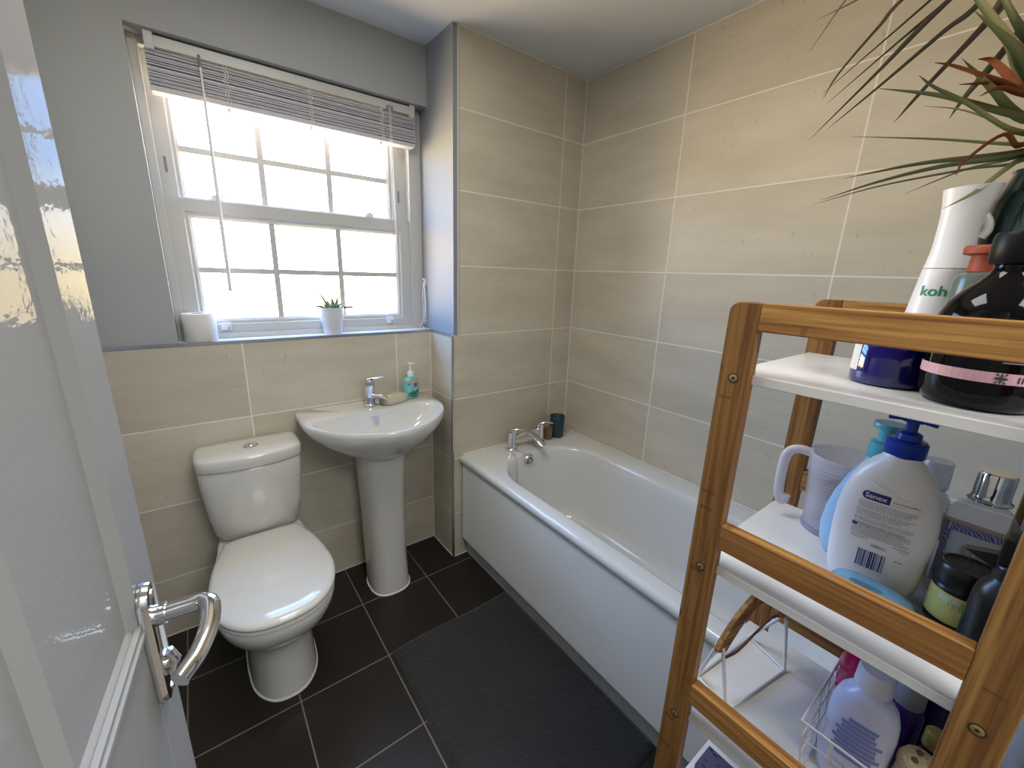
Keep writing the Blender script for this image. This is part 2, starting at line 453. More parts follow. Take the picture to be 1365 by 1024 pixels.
# trims: grout and sealant lines, tile edge strips, sill strip
struct('trim_1', bx(-.004, .005, -.004, .005, 0, SILL-.001), M['satin'], bevel=.0015)
bm = bmesh.new(); box(bm, XL, -.0005, YB-.003, YB+.007, SILL-.008, SILL+.001); box(bm, -.003, .006, -.001, YB-.003, SILL-.007, SILL+.001)
struct('trim_2', bm, M['satin'])
struct('trim_3', bx(.024, .034, -.004, .001, SILL, ZC), M['upvc'], bevel=.002)
bm = bmesh.new(); s = .004
box(bm, XR-s, XR, -s, 0, .56, ZC); box(bm, .03, XR, -s, 0, ZC-s, ZC); box(bm, XR-s, XR, YF, -s, ZC-s, ZC)
box(bm, -s, 0, YB-s, YB, 0, SILL-.008)
struct('trim_4', bm, M['sealant'])
bm = bmesh.new()
box(bm, XL, 0, YB-.003, YB, 0, .004); box(bm, -.003, 0, 0, YB, 0, .004); box(bm, 0, .08, -.003, 0, 0, .004)
struct('trim_5', bm, M['sealant'])
bm = bmesh.new()
for a, b_ in ((DX0-.06, DX0), (DX1, DX1+.06)): box(bm, a, b_, YF, YF+.014, 0, DZ+.06)
box(bm, DX0, DX1, YF, YF+.014, DZ, DZ+.06)
box(bm, DX0, DX0+.02, YF-.1, YF, 0, DZ); box(bm, DX1-.02, DX1, YF-.1, YF, 0, DZ); box(bm, DX0+.02, DX1-.02, YF-.1, YF, DZ-.02, DZ)
struct('trim_6', bm, M['upvc'], bevel=.003)

# ------------------------------------------------------------------ window
win = thing('window_1', 'white sash window of two panes divided by glazing bars above the basin', 'window', (-.48, YW, SILL), kind='structure')
bm = bmesh.new()
box(bm, RX0, .006, YW-.093+.004, .40, SILL-.03, SILL)
obj('window_sill', bm, simple('sill_board', srgb(226, 228, 232), .25, var=.01), win, bevel=.002)
bm = bmesh.new()
FL, FR = -.9602, .006
box(bm, FL, -.935, YW-.012, .40, SILL, RZ1); box(bm, -.052, FR, YW-.012, .40, SILL, RZ1)
box(bm, -.935, -.052, YW-.012, .40, SILL, 1.166); box(bm, -.935, -.052, YW-.012, .40, 2.075, RZ1)
obj('window_frame', bm, M['upvc'], win, bevel=.002)
def sash(name, x0, x1, z0, z1, gx0, gx1, gz0, gz1, y, depth):
    bm = bmesh.new()
    loft(bm, [[(a, yy, b_) for a, b_ in ((X0, Z0), (X1, Z0), (X1, Z1), (X0, Z1))] for (X0, X1, Z0, Z1, yy) in (
        (x0, x1, z0, z1, y+depth), (x0, x1, z0, z1, y), (gx0-.022, gx1+.022, gz0-.022, gz1+.022, y), (gx0-.017, gx1+.017, gz0-.017, gz1+.017, y+.006),
        (gx0-.009, gx1+.009, gz0-.009, gz1+.009, y+.006), (gx0, gx1, gz0, gz1, y+.014), (gx0, gx1, gz0, gz1, y+depth))], False, False)
    o = obj(name, bm, M['upvc'], win)
    obj('glass_pane', bx(gx0-.001, gx1+.001, y+.022, y+.026, gz0-.001, gz1+.001), M['glass'], o)
    bm = bmesh.new(); w = .0102
    for k in (1, 2):
        xx = gx0+(gx1-gx0)*k/3; box(bm, xx-w, xx+w, y+.0165, y+.0215, gz0, gz1)
    zz = (gz0+gz1)/2 if name == 'lower_sash' else 1.805
    for k in range(3):
        xa = gx0+(gx1-gx0)*k/3+(w if k else 0); xb = gx0+(gx1-gx0)*(k+1)/3-(w if k < 2 else 0)
        box(bm, xa, xb, y+.0165, y+.0215, zz-w, zz+w)
    obj('glazing_bars', bm, M['upvc'], o)
    return o
ls = sash('lower_sash', -.9355, -.0515, 1.1655, 1.640, -.866, -.120, 1.221, 1.577, YW, .030)
us = sash('upper_sash', -.9355, -.0515, 1.630, 2.0755, -.871, -.137, 1.652, 2.030, YW+.0298, .030)
bm = bmesh.new()
for x in (-.915, -.088): box(bm, x-.004, x+.004, YW+.0285, YW+.0303, 1.72, 1.77)
obj('vent_slot', bm, M['grey_ink'], us)
for x in (-.79, -.235):
    bm = bmesh.new(); box(bm, x-.018, x+.018, YW+.004, YW+.022, 1.6405, 1.650); box(bm, x-.011, x+.024, YW+.006, YW+.018, 1.650, 1.657)
    tube(bm, spline([(x-.010, YW+.012, 1.655), (x+.014, YW+.004, 1.661), (x+.032, YW+.0, 1.658)], 5), .0035, 8)
    obj('sash_latch', bm, M['white_pl'], ls, bevel=.0015)
for x in (-.812, -.165):
    bm = bmesh.new(); box(bm, x-.016, x+.016, YW-.009, YW, 1.178, 1.206)
    o = obj('sash_lift', bm, M['white_pl'], ls, bevel=.002)
    obj('lift_screw', lathe([(.0001, 0), (.004, 0), (.004, .002), (.0001, .002)], n=12), M['satin'], o).matrix_basis = Matrix.Translation((x+.008, YW-.009, 1.186)) @ Matrix.Rotation(PI/2, 4, 'X')

# ------------------------------------------------------------------ venetian blind
bl = thing('venetian_blind', 'white wooden slat blind drawn up at the top of the sash window', 'blind', (-.48, .27, 1.94))
BX0, BX1, BY = -.914, -.046, .272
obj('headrail', bx(BX0, BX1, BY-.024, BY+.026, 2.060, 2.092), M['upvc'], bl, bevel=.002)
for x in (BX0-.004, BX1-.020): obj('end_bracket', bx(x, x+.024, BY-.030, BY+.028, 2.050, 2.0985), M['upvc'], bl, bevel=.002)
bm = bmesh.new(); z = 1.958; k = 0
random.seed(3)
while z < 2.0520:
    j = random.uniform(-.0035, .0035); tl = random.uniform(-.0016, .0016)
    th_ = .0024
    v = [(BX0-.006, BY-.025+j, z+tl), (BX1+.004, BY-.025+j, z+tl+random.uniform(-.001, .001)), (BX1+.004, BY+.025+j, z-tl), (BX0-.006, BY+.025+j, z-tl)]
    loft(bm, [v, [(a, b_, c+th_) for a, b_, c in v]])
    z += .0039 if k < 14 else .0052
    k += 1
obj('slat_stack', bm, M['blind'], bl)
obj('bottom_rail', bx(BX0-.006, BX1+.004, BY-.025, BY+.025, 1.938, 1.954), M['blind'], bl, bevel=.003)
for x in (-.72, -.46, -.19):
    bm = bmesh.new()
    for dy in (-.028, .028):
        pts = [(x+.004*math.sin(i*1.9), BY+dy+(.003*math.sin(i*2.3) if dy < 0 else 0), 1.945+i*.0115) for i in range(11)]
        tube(bm, pts, .0012, 6); tube(bm, [(a+.008, b_, c) for a, b_, c in pts], .0012, 6)
    tube(bm, [(x+.004, BY, 1.926), (x+.004, BY, 1.940)], .006, 10)
    if x < -.7: tube(bm, spline([(-.716, BY, 1.926), (-.706, BY-.004, 1.915), (-.694, BY-.008, 1.903)], 4), .0012, 6)
    obj('ladder_cord', bm, M['white_pl'], bl)
bm = bmesh.new(); tube(bm, [(-.784, BY-.034, 2.035), (-.7855, BY-.036, 1.6), (-.7865, BY-.036, 1.327)], lambda t: .0062 if t > .02 else .003, 8)
o = obj('tilt_wand', bm, simple('wand_wood', srgb(235, 232, 232), .5), bl)
obj('wand_hook', tube(bmesh.new(), spline([(-.784, BY-.024, 2.066), (-.784, BY-.036, 2.062), (-.784, BY-.034, 2.034)], 4), .004, 8), M['grey_ink'], bl)
bm = bmesh.new(); tube(bm, [(-.155, BY-.028, 2.07), (-.152, BY-.030, 1.85), (-.148, BY-.030, 1.60), (-.143, BY-.026, 1.525)], .0011, 6); tube(bm, [(-.149, BY-.028, 2.07), (-.147, BY-.030, 1.85), (-.143, BY-.030, 1.56)], .0011, 6)
obj('lift_cord', bm, M['white_pl'], bl)
obj('cord_lock', bx(-.165, -.138, BY-.0285, BY-.024, 2.062, 2.074), M['grey_ink'], bl)
cl = thing('cord_cleat', 'small white cord cleat with looped blind cords on the right window reveal', 'cord cleat', (.004, .268, 1.36))
bm = bmesh.new(); box(bm, -.001, .006, .262, .276, 1.355, 1.385); box(bm, -.010, -.001, .265, .273, 1.352, 1.362); box(bm, -.010, -.001, .265, .273, 1.378, 1.388)
obj('cleat', bm, M['white_pl'], cl, bevel=.0015)
bm = bmesh.new()
for k, (w, d) in enumerate(((.012, 1.18), (.02, 1.172), (.007, 1.20))):
    tube(bm, spline([(-.006, .268, 1.372), (-.006-k*.002, .268+w*.7, 1.31), (-.005, .268+w, d+.03), (-.006, .268, d), (-.008, .268-w, d+.03), (-.006, .268-w*.7, 1.31), (-.006, .267, 1.372)], 6), .0011, 6)
tube(bm, spline([(-.008, .272, 1.20), (-.03, .275, 1.153), (-.055, .268, 1.1505), (-.045, .282, 1.1505), (-.075, .280, 1.1505), (-.10, .288, 1.151), (-.06, .288, 1.16)], 6), .0013, 6)
obj('cord_loops', bm, M['white_pl'], cl)

# ------------------------------------------------------------------ things on the sill
RC = (-.893, .268)
tr = thing('toilet_roll', 'white toilet roll standing on the left end of the window sill', 'toilet roll', (RC[0], RC[1], SILL))
obj('paper', lathe([(.021, .0), (.049, 0), (.051, .003), (.051, .097), (.049, .1), (.021, .1), (.021, .0)], (RC[0], RC[1], SILL+.0005), 48, cap0=False, cap1=False), M['paper'], tr, smooth=40)
obj('cardboard_core', lathe([(.0195, .001), (.0207, .001), (.0207, .099), (.0195, .099), (.0195, .001)], (RC[0], RC[1], SILL), 32, cap0=False, cap1=False), M['card'], tr, smooth=40)
PC = (-.434, .274)
pp = thing('potted_succulent', 'small succulent in a white tapered pot on the window sill', 'plant pot', (PC[0], PC[1], SILL))
obj('pot', lathe([(.036, 0), (.0375, .002), (.0485, .104), (.0505, .105), (.0505, .111), (.047, .111), (.045, .095)], (PC[0], PC[1], SILL), 40, cap1=False), M['potwhite'], pp, smooth=40)
obj('soil', lathe([(.0005, .097), (.0457, .095)], (PC[0], PC[1], SILL), 24, cap0=False, cap1=False), M['soil'], pp)
def blade(bm, pts, w, n=6, curl=.25, uvl=None, mi=0):
    """tapered pointed leaf through points from base to tip"""
    P = spline(pts, n); rows = []
    for i, p in enumerate(P):
        t = i/(len(P)-1); d = (P[min(i+1, len(P)-1)]-P[max(i-1, 0)]).normalized()
        s = d.cross(Vector((0, 0, 1)))
        if s.length < .05: s = Vector((1, 0, 0))
        s.normalize(); nrm = s.cross(d)
        ww = w*min(1, .55+1.8*t)*(1-t**2.2)+.0003
        rows.append((bm.verts.new(p-s*ww+nrm*ww*curl), bm.verts.new(p-nrm*ww*curl), bm.verts.new(p+s*ww+nrm*ww*curl)))
    lay = uvl or bm.loops.layers.uv.verify()
    for a, b_ in zip(rows, rows[1:]):
        for q, u in (((a[0], a[1], b_[1], b_[0]), (0, .5, .5, 0)), ((a[1], a[2], b_[2], b_[1]), (.5, 1, 1, .5))):
            f = bm.faces.new(q); f.material_index = mi; f.smooth = True
            for lp, uu in zip(f.loops, u): lp[lay].uv = (uu, 0)
zt = SILL+.10
bmg, bmd = bmesh.new(), bmesh.new()
for k, (dx, dy, dz, w) in enumerate(((-.040, -.01, .068, .005), (.022, -.01, .046, .008), (.002, -.015, .04, .007), (-.022, -.02, .02, .008), (.036, -.02, .016, .008), (.028, .012, .03, .008), (-.01, .02, .035, .007), (.085, -.015, .006, .006), (-.062, -.016, .012, .006), (-.050, .0, .03, .0028), (.012, -.03, .018, .008), (.05, .01, .02, .006))):
    bm = bmd if k in (7, 9) else bmg; dx, dy, dz, w = dx*1.25, dy, dz*1.3, w*1.5; b0 = Vector((PC[0]+dx*.12+.006, PC[1]+dy*.2, zt-.008)); tip = Vector((PC[0]+dx, PC[1]+dy, zt+dz))
    mid = b0.lerp(tip, .5)+Vector((0, 0, .012 if k > 6 else -.002))
    blade(bm, [b0, mid, tip], w, 5, .5)
for nm, b_, m_ in (('foliage', bmg, M['aloe']), ('dried_leaves', bmd, M['dry'])):
    o = obj(nm, b_, m_, pp, recalc=False); md = o.modifiers.new('t', 'SOLIDIFY'); md.thickness = .002

# ------------------------------------------------------------------ basin
bs = thing('washbasin', 'white ceramic pedestal basin under the window', 'basin', (-.335, .05, 0))
BZ = .842
out_pts = [(-.06, .218), (-.043, .12), (-.052, .0), (-.105, -.105), (-.205, -.195), (-.335, -.235), (-.465, -.195), (-.570, -.105), (-.623, .0), (-.630, .12), (-.612, .218), (-.48, .2185), (-.335, .2185), (-.19, .2185)]
bc = (-.337, .02)
OUT = polar(ccurve(out_pts, 10), bc, 96)
OUT = [(x, min(y, .2185)) for x, y in OUT]
in_pts = [(-.098, .055), (-.080, -.005), (-.115, -.09), (-.215, -.172), (-.337, -.203), (-.460, -.172), (-.560, -.09), (-.594, -.005), (-.575, .055), (-.46, .062), (-.337, .066), (-.215, .062)]
IN = polar(ccurve(in_pts, 10), bc, 96)
def mixo(a, b_, t): return [(p[0]*(1-t)+q[0]*t, p[1]*(1-t)+q[1]*t) for p, q in zip(a, b_)]
def ell(c, rx, ry, n=96): return [(c[0]+rx*math.cos(2*PI*i/n), c[1]+ry*math.sin(2*PI*i/n)) for i in range(n)]
def wallclip(o): return [(x, min(y, .2185)) for x, y in o]
ped_top = ell((-.332, .05), .092, .115)
rings = [at_z(wallclip(ped_top), BZ-.185), at_z(wallclip(mixo(ped_top, OUT, .35)), BZ-.150), at_z(wallclip(mixo(ped_top, OUT, .72)), BZ-.095), at_z(wallclip(mixo(ped_top, OUT, .93)), BZ-.05),
         at_z(OUT, BZ-.018), at_z(wallclip(scl(OUT, bc, .997)), BZ-.006), at_z(wallclip(scl(OUT, bc, .982)), BZ), at_z(mixo(OUT, IN, .75), BZ-.001),
         at_z(IN, BZ-.004), at_z(scl(IN, bc, .965), BZ-.018), at_z(scl(IN, (-.337, 0), .88), BZ-.06), at_z(scl(IN, (-.337, .0), .66), BZ-.108), at_z(scl(IN, (-.337, .01), .32), BZ-.132), at_z(scl(IN, (-.337, .01), .07), BZ-.137)]
bm = bmesh.new(); loft(bm, rings)
obj('bowl', bm, M['ceramic'], bs, smooth=60)
bm = bmesh.new(); prof = []
for z, rx, yf, yb in ((0.002, .088, -.068, .14), (.03, .087, -.066, .15), (.2, .085, -.055, .17), (.45, .087, -.058, .19), (.6, .092, -.07, .205), (.66, .095, -.078, .215), (.685, .10, -.088, .217)):
    ring = []
    for i in range(64):
        a = 2*PI*i/64; ca, sa = math.cos(a), math.sin(a); k = (abs(ca)**2.6+abs(sa)**2.6)**(-1/2.6)
        ym = .5*(yf+yb); ring.append((-.332+rx*ca*k, ym+(yb-yf)/2*sa*k, z))
    prof.append(ring)
loft(bm, prof)
obj('pedestal', bm, M['ceramic'], bs, smooth=60)
bm = bmesh.new(); loft(bm, [[(-.332+(x+.332)*s, .036+(y-.036)*s, z) for x, y, _ in prof[0]] for s, z in ((1.045, 0), (1.04, .003), (1.0, .005))])
obj('base_sealant', bm, M['sealant'], bs, smooth=40)
o = obj('overflow_hole', lathe([(.0001, 0), (.010, 0), (.0115, .002), (.0115, .004), (.0001, .004)], n=20), M['satin'], bs)
o.matrix_basis = Matrix.Translation((-.345, .047, BZ-.036)) @ Matrix.Rotation(PI*.43, 4, 'X')
obj('waste', lathe([(.0001, .004), (.018, .004), (.022, .002), (.022, 0)], (-.337, .01, BZ-.1375), 24, cap0=False), M['chrome'], bs, smooth=40)
TX, TY = -.337, .135
tap = obj('tap', lathe([(.027, 0), (.027, .005), (.022, .008), (.0205, .011), (.0205, .080), (.0215, .084), (.0215, .113), (.019, .118), (.0001, .119)], (TX, TY, BZ), 32), M['chrome'], bs, smooth=35)
bm = bmesh.new()
sp_d = Vector((.62, -.78, 0))
P = [Vector((TX, TY, BZ+.050))+sp_d*t+Vector((0, 0, h)) for t, h in ((.0, -.006), (.03, -.002), (.06, -.003), (.082, -.010))]
tube(bm, spline(P, 5), lambda t: .0145-.004*t, 14, flat=.75); obj('spout', bm, M['chrome'], tap, smooth=40)
bm = bmesh.new()
P = [Vector((TX-.012, TY+.002, BZ+.118)), Vector((TX+.012, TY, BZ+.123)), Vector((TX+.045, TY-.010, BZ+.124)), Vector((TX+.076, TY-.018, BZ+.123))]
tube(bm, spline(P, 5), lambda t: .017-.008*t, 12, flat=.34); obj('lever', bm, M['chrome'], tap, smooth=40)
# soap dish and bottle on the basin
sd = thing('soap_dish', 'beige stone soap dish beside the basin tap', 'soap dish', (-.232, .132, BZ))
SC = (-.232, .132)
def sdr(s, z, p=3.2, rx=.064, ry=.040):
    r = []
    for i in range(48):
        a = 2*PI*i/48; ca, sa = math.cos(a), math.sin(a); k = (abs(ca)**p+abs(sa)**p)**(-1/p)
        x, y = rx*s*ca*k, ry*s*sa*k; r.append((SC[0]+x*.97-y*.22, SC[1]+x*.22+y*.97, BZ+z))
    return r
bm = bmesh.new(); loft(bm, [sdr(.92, .0005), sdr(.98, .004), sdr(1, .012), sdr(.99, .028), sdr(.96, .031), sdr(.86, .031), sdr(.82, .026), sdr(.7, .02)])
obj('dish', bm, simple('sandstone', srgb(196, 186, 164), .8, var=.08, scale=120, bump=.2), sd, smooth=40)
sb = thing('soap_bar', 'worn yellow bar of soap lying in the stone soap dish', 'soap', (-.25, .125, BZ+.021))
obj('soap_cake', lathe([(.0001, .0), (.026, .001), (.031, .005), (.027, .0115), (.0001, .013)], (-.248, .125, BZ+.0205), 28, sx=1, sy=.6, rot=.2, power=2.6), simple('soap', srgb(214, 204, 150), .5, sss=.2), sb, smooth=60)
LB = (-.136, .158)
lb = thing('hand_soap_bottle', 'turquoise liquid hand soap bottle with white pump on the basin corner', 'soap bottle', (LB[0], LB[1], BZ))
M['soapliq'] = simple('turquoise_soap', srgb(120, 196, 196), .12, var=.05, coat=.5)
obj('bottle', lathe([(.030, .0005), (.033, .004), (.034, .012), (.033, .085), (.030, .094), (.016, .104), (.013, .106)], (LB[0], LB[1], BZ), 36, sx=1.12, sy=.72, power=2.8, rot=.25), M['soapliq'], lb, smooth=45)
def lbl(u, v):
    c, s_ = math.cos(.25), math.sin(.25); x = u; y = -.0255-.0008
    y *= (1-(abs(u)/.046)**3)
    return (LB[0]+x*c-y*s_, LB[1]+x*s_+y*c, BZ+v)
bm = bmesh.new(); patch(bm, lbl, -.033, .033, .074, .090, 10, 2)
obj('label_top', bm, simple('label_peach', srgb(188, 172, 168), .4), lb, recalc=False)
bm = bmesh.new()
for (u, v, r) in ((-.018, .022, .012), (0, .018, .013), (.016, .024, .013), (.024, .034, .008), (-.006, .03, .008)):
    vv = [bm.verts.new(lbl(u+r*math.cos(a*PI/6)*(1+.2*math.sin(a*3)), v+r*math.sin(a*PI/6))) for a in range(12)]; bm.faces.new(vv)
obj('label_leaves', bm, simple('label_green', srgb(70, 128, 104), .4, var=.3, scale=200), lb, recalc=False)
bm = bmesh.new()
vv = [bm.verts.new(lbl(.008+.010*math.cos(a*PI/8), .066+.012*math.sin(a*PI/8))) for a in range(16)]; bm.faces.new(vv)
vv = [bm.verts.new(lbl(-.026+.006*math.cos(a*PI/8), .074+.008*math.sin(a*PI/8))) for a in range(16)]; bm.faces.new(vv)
obj('label_badge', bm, simple('label_plum', srgb(132, 92, 100), .4), lb, recalc=False)
pu = obj('pump', lathe([(.0155, .104), (.0155, .120), (.013, .126), (.006, .128), (.0045, .130), (.0045, .156), (.008, .157), (.008, .166), (.0001, .168)], (LB[0], LB[1], BZ), 24), M['white_pl'], lb, smooth=40)
bm = bmesh.new(); tube(bm, spline([(LB[0]-.014, LB[1], BZ+.163), (LB[0], LB[1], BZ+.165), (LB[0]+.02, LB[1]-.004, BZ+.162)], 4), lambda t: .006-.0015*t, 10, flat=.6)
obj('nozzle', bm, M['white_pl'], pu, smooth=50)

# ------------------------------------------------------------------ toilet
wc = thing('toilet', 'white close-coupled toilet with lid down beside the basin', 'toilet', (-.805, -.05, 0))
WX = -.805
seat_pts = [(0, -.468), (.085, -.450), (.148, -.385), (.177, -.285), (.174, -.19), (.158, -.09), (.130, .0), (.112, .034), (0, .040), (-.112, .034), (-.130, .0), (-.158, -.09), (-.174, -.19), (-.177, -.285), (-.148, -.385), (-.085, -.450)]
seat_pts = [(WX+x, y) for x, y in seat_pts]; sc_ = (WX, -.24)
SEAT = polar(ccurve(seat_pts, 8), sc_, 72)
def seat_ring(s, z): return at_z(scl(SEAT, sc_, s), z)
bm = bmesh.new(); loft(bm, [seat_ring(.97, .412), seat_ring(.99, .414), seat_ring(.992, .422), seat_ring(.985, .425)])
obj('seat', bm, M['ceramic'], wc, smooth=50)
bm = bmesh.new(); loft(bm, [seat_ring(.985, .4265), seat_ring(1.0, .429), seat_ring(1.003, .436), seat_ring(.985, .443), seat_ring(.93, .4475), seat_ring(.8, .450), seat_ring(.5, .4515), seat_ring(.1, .452)])
obj('seat_lid', bm, M['ceramic'], wc, smooth=60)
pan_rim_pts = [(WX+(x-WX)*.985, y*1.0) for x, y in seat_pts[:5]]+[(WX+.165, -.10), (WX+.150, .02), (WX+.12, .17), (WX, .18), (WX-.12, .17), (WX-.150, .02), (WX-.165, -.10)]+[(WX+(x-WX)*.985, y*1.0) for x, y in seat_pts[12:]]
pc_ = (WX, -.15)
RIM = polar(ccurve(pan_rim_pts, 8), pc_, 72)
foot_pts = [(0, -.318), (.055, -.300), (.096, -.235), (.108, -.14), (.106, -.02), (.105, .10), (.10, .19), (0, .195), (-.10, .19), (-.105, .10), (-.106, -.02), (-.108, -.14), (-.096, -.235), (-.055, -.300)]
FOOT = polar(ccurve([(WX+x, y) for x, y in foot_pts], 8), pc_, 72)
def pr(t, z, s=1): return at_z(scl(mixo(FOOT, RIM, t), pc_, s), z)
bm = bmesh.new(); loft(bm, [pr(0, .001), pr(0, .02, .99), pr(0, .06, .965), pr(.0, .14, .945), pr(.04, .20, .94), pr(.16, .245, .95), pr(.40, .275, .97), pr(.62, .300, .985), pr(.82, .335, .99), pr(.95, .37, .99), pr(1, .395, .99), pr(1, .408, .985), pr(1, .411, .95)])
obj('pan', bm, M['ceramic'], wc, smooth=65)
bm = bmesh.new(); loft(bm, [at_z(scl(FOOT, pc_, 1.03), 0), at_z(scl(FOOT, pc_, 1.025), .004), at_z(scl(FOOT, pc_, .99), .006)])
obj('base_sealant', bm, M['sealant'], wc, smooth=40)
def cis(w, yf, yb, z, bow=.045, rb=.03, n=11):
    """D-shaped cistern section: flat back, bowed front"""
    pts = [(WX+w, yf+bow+.02), (WX+w, yb-rb), (WX+w-rb*.5, yb-.004), (WX+w-rb*1.2, yb), (WX-w+rb*1.2, yb), (WX-w+rb*.5, yb-.004), (WX-w, yb-rb), (WX-w, yf+bow+.02), (WX-w*.93, yf+bow-.008), (WX-w*.8, yf+bow*.55), (WX-w*.5, yf+bow*.2), (WX, yf), (WX+w*.5, yf+bow*.2), (WX+w*.8, yf+bow*.55), (WX+w*.93, yf+bow-.008)]
    return at_z(polar(ccurve(pts, 6), (WX, .1), 72), z)
CB = .2
bm = bmesh.new(); loft(bm, [cis(.125, .075, CB, .414), cis(.137, .055, CB, .422), cis(.144, .044, CB, .452), cis(.153, .026, CB, .52), cis(.163, .018, CB, .64), cis(.1665, .014, CB, .705), cis(.166, .016, CB, .716), cis(.160, .022, CB, .719)])
obj('cistern', bm, M['ceramic'], wc, smooth=55)
bm = bmesh.new(); loft(bm, [cis(.160, .016, CB+.004, .7195), cis(.167, .009, CB+.006, .722), cis(.1685, .007, CB+.006, .735), cis(.1685, .007, CB+.006, .756), cis(.165, .011, CB+.004, .764), cis(.155, .022, CB-.002, .768), cis(.10, .05, CB-.03, .7705), cis(.03, .08, CB-.08, .771)])
cld = obj('cistern_lid', bm, M['ceramic'], wc, smooth=55)
obj('flush_button', lathe([(.024, .768), (.025, .773), (.023, .776), (.019, .7765), (.018, .7775), (.0001, .778)], (WX+.005, .100, 0), 32, sy=.9), M['chrome'], cld, smooth=35)
bm = bmesh.new(); box(bm, WX-.001, WX+.001, .079, .121, .7779, .7784); obj('button_split', bm, M['grey_ink'], cld)
bm = bmesh.new(); tube(bm, spline([(WX+.10, .17, .40), (WX+.135, .185, .35), (WX+.14, .20, .31), (WX+.14, .2185, .31)], 5), .011, 12)
obj('supply_pipe', bm, simple('brass_pipe', srgb(104, 92, 80), .4, .5), wc, smooth=60)

# ------------------------------------------------------------------ bath
bt = thing('bathtub', 'white bath along the tiled right wall with plain white panel', 'bath', (.39, -.86, 0))
BX_0, BX_1, BY0, BY1, BT = .036, XR-.001, -1.715, -.001, .560
bci = (.37, -.85)
O_ = rrect(BX_0, BX_1, BY0, BY1, (.01, .005, .005, .01), 10)
def br(x0, x1, y0, y1, r, z): return at_z(rrect(x0, x1, y0, y1, r, 10), z)
rings = [br(BX_0+.004, BX_1, BY0, BY1, .008, .524), br(BX_0, BX_1, BY0, BY1, .008, .527), br(BX_0, BX_1, BY0, BY1, .008, .543), br(BX_0+.004, BX_1, BY0, BY1, .008, .554), br(BX_0+.014, BX_1, BY0, BY1, .006, .5595), br(BX_0+.022, BX_1-.005, BY0+.005, BY1-.005, .006, .560),
         br(.096, .634, -1.575, -.132, (.20, .20, .235, .235), .560), br(.104, .626, -1.566, -.141, (.20, .20, .23, .23), .557), br(.111, .618, -1.555, -.150, (.195, .195, .225, .225), .545),
         br(.118, .610, -1.535, -.160, (.19, .19, .215, .215), .50), br(.132, .596, -1.47, -.178, (.18, .18, .20, .20), .36), br(.145, .582, -1.40, -.195, (.17, .17, .185, .185), .25), br(.158, .568, -1.35, -.212, (.16, .16, .17, .17), .205), br(.185, .54, -1.31, -.245, (.14, .14, .15, .15), .183), br(.25, .47, -1.22, -.34, (.09, .09, .09, .09), .176)]
bm = bmesh.new(); loft(bm, rings, cap0=False)
obj('tub', bm, M['acrylic'], bt, smooth=60)
bm = bmesh.new(); box(bm, .044, .056, BY0+.02, -.012, .104, .525)
obj('panel', bm, M['panel'], bt, bevel=.006)
obj('kickboard', bx(.078, .094, BY0+.02, -.006, .0005, .135), simple('kickboard_grey', srgb(196, 197, 198), .4, var=.01), bt)
bm = bmesh.new(); box(bm, BX_1-.009, BX_1, BY0, BY1, .560, .566); box(bm, BX_0+.02, BX_1-.009, BY1-.009, BY1, .560, .566)
obj('sealant', bm, M['sealant'], bt, bevel=.002)
obj('panel_screw_cover', lathe([(.0001, 0), (.006, .0), (.005, .003), (.0001, .004)], n=14), M['white_pl'], bt).matrix_basis = Matrix.Translation((.078, -.80, .06)) @ Matrix.Rotation(-PI/2, 4, 'Y')
# overflow plate, chain and plug
ov = obj('overflow', lathe([(.0001, .006), (.012, .006), (.017, .010), (.0215, .010), (.026, .004), (.0265, 0), (.0001, 0)], n=32), M['chrome'], bt, smooth=40)
ov.matrix_basis = Matrix.Translation((.342, -.158, .520)) @ Matrix.Rotation(PI/2+.08, 4, 'X') @ Matrix.Scale(1.22, 4)
bm = bmesh.new()
for k in range(6):
    a = k*PI/3; c = (.010*math.cos(a), .010*math.sin(a)); lathe([(.0001, .0125), (.0036, .0125)], (c[0], c[1], 0), 10, bm=bm, cap0=False, cap1=False)
lathe([(.0001, .0122), (.014, .0122)], n=20, bm=bm, cap0=False, cap1=False)
og = obj('overflow_grille', bm, M['dark'], ov, recalc=False); og.matrix_parent_inverse = Matrix.Identity(4)
bm = bmesh.new(); star = bmesh.new()
for k in range(3):
    a = k*PI/3; ca, sa = math.cos(a), math.sin(a)
    v = [bm.verts.new((x*ca-y*sa, x*sa+y*ca, .0128)) for x, y in ((-.015, -.0022), (.015, -.0022), (.015, .0022), (-.015, .0022))]; bm.faces.new(v)
og = obj('overflow_spokes', bm, M['chrome'], ov, recalc=False); og.matrix_parent_inverse = Matrix.Identity(4); star.free()
bm = bmesh.new(); P = spline([(.300, -.105, .5625), (.312, -.130, .5625), (.322, -.152, .556), (.332, -.168, .535)], 12); tube(bm, P, .0016, 6)
P = spline([(.268, -.112, .5625), (.263, -.135, .562), (.260, -.160, .550), (.255, -.178, .49), (.252, -.187, .44), (.262, -.192, .40), (.27, -.196, .36)], 12); tube(bm, P, .0016, 6)
obj('plug_chain', bm, M['satin'], bt)
bm = bmesh.new()
lathe([(.0001, -.012), (.019, -.012), (.022, 0), (.022, .006), (.0001, .008)], (.272, -.205, .33), 20, bm=bm)
obj('bath_plug', bm, M['chrome'], bt, smooth=40)
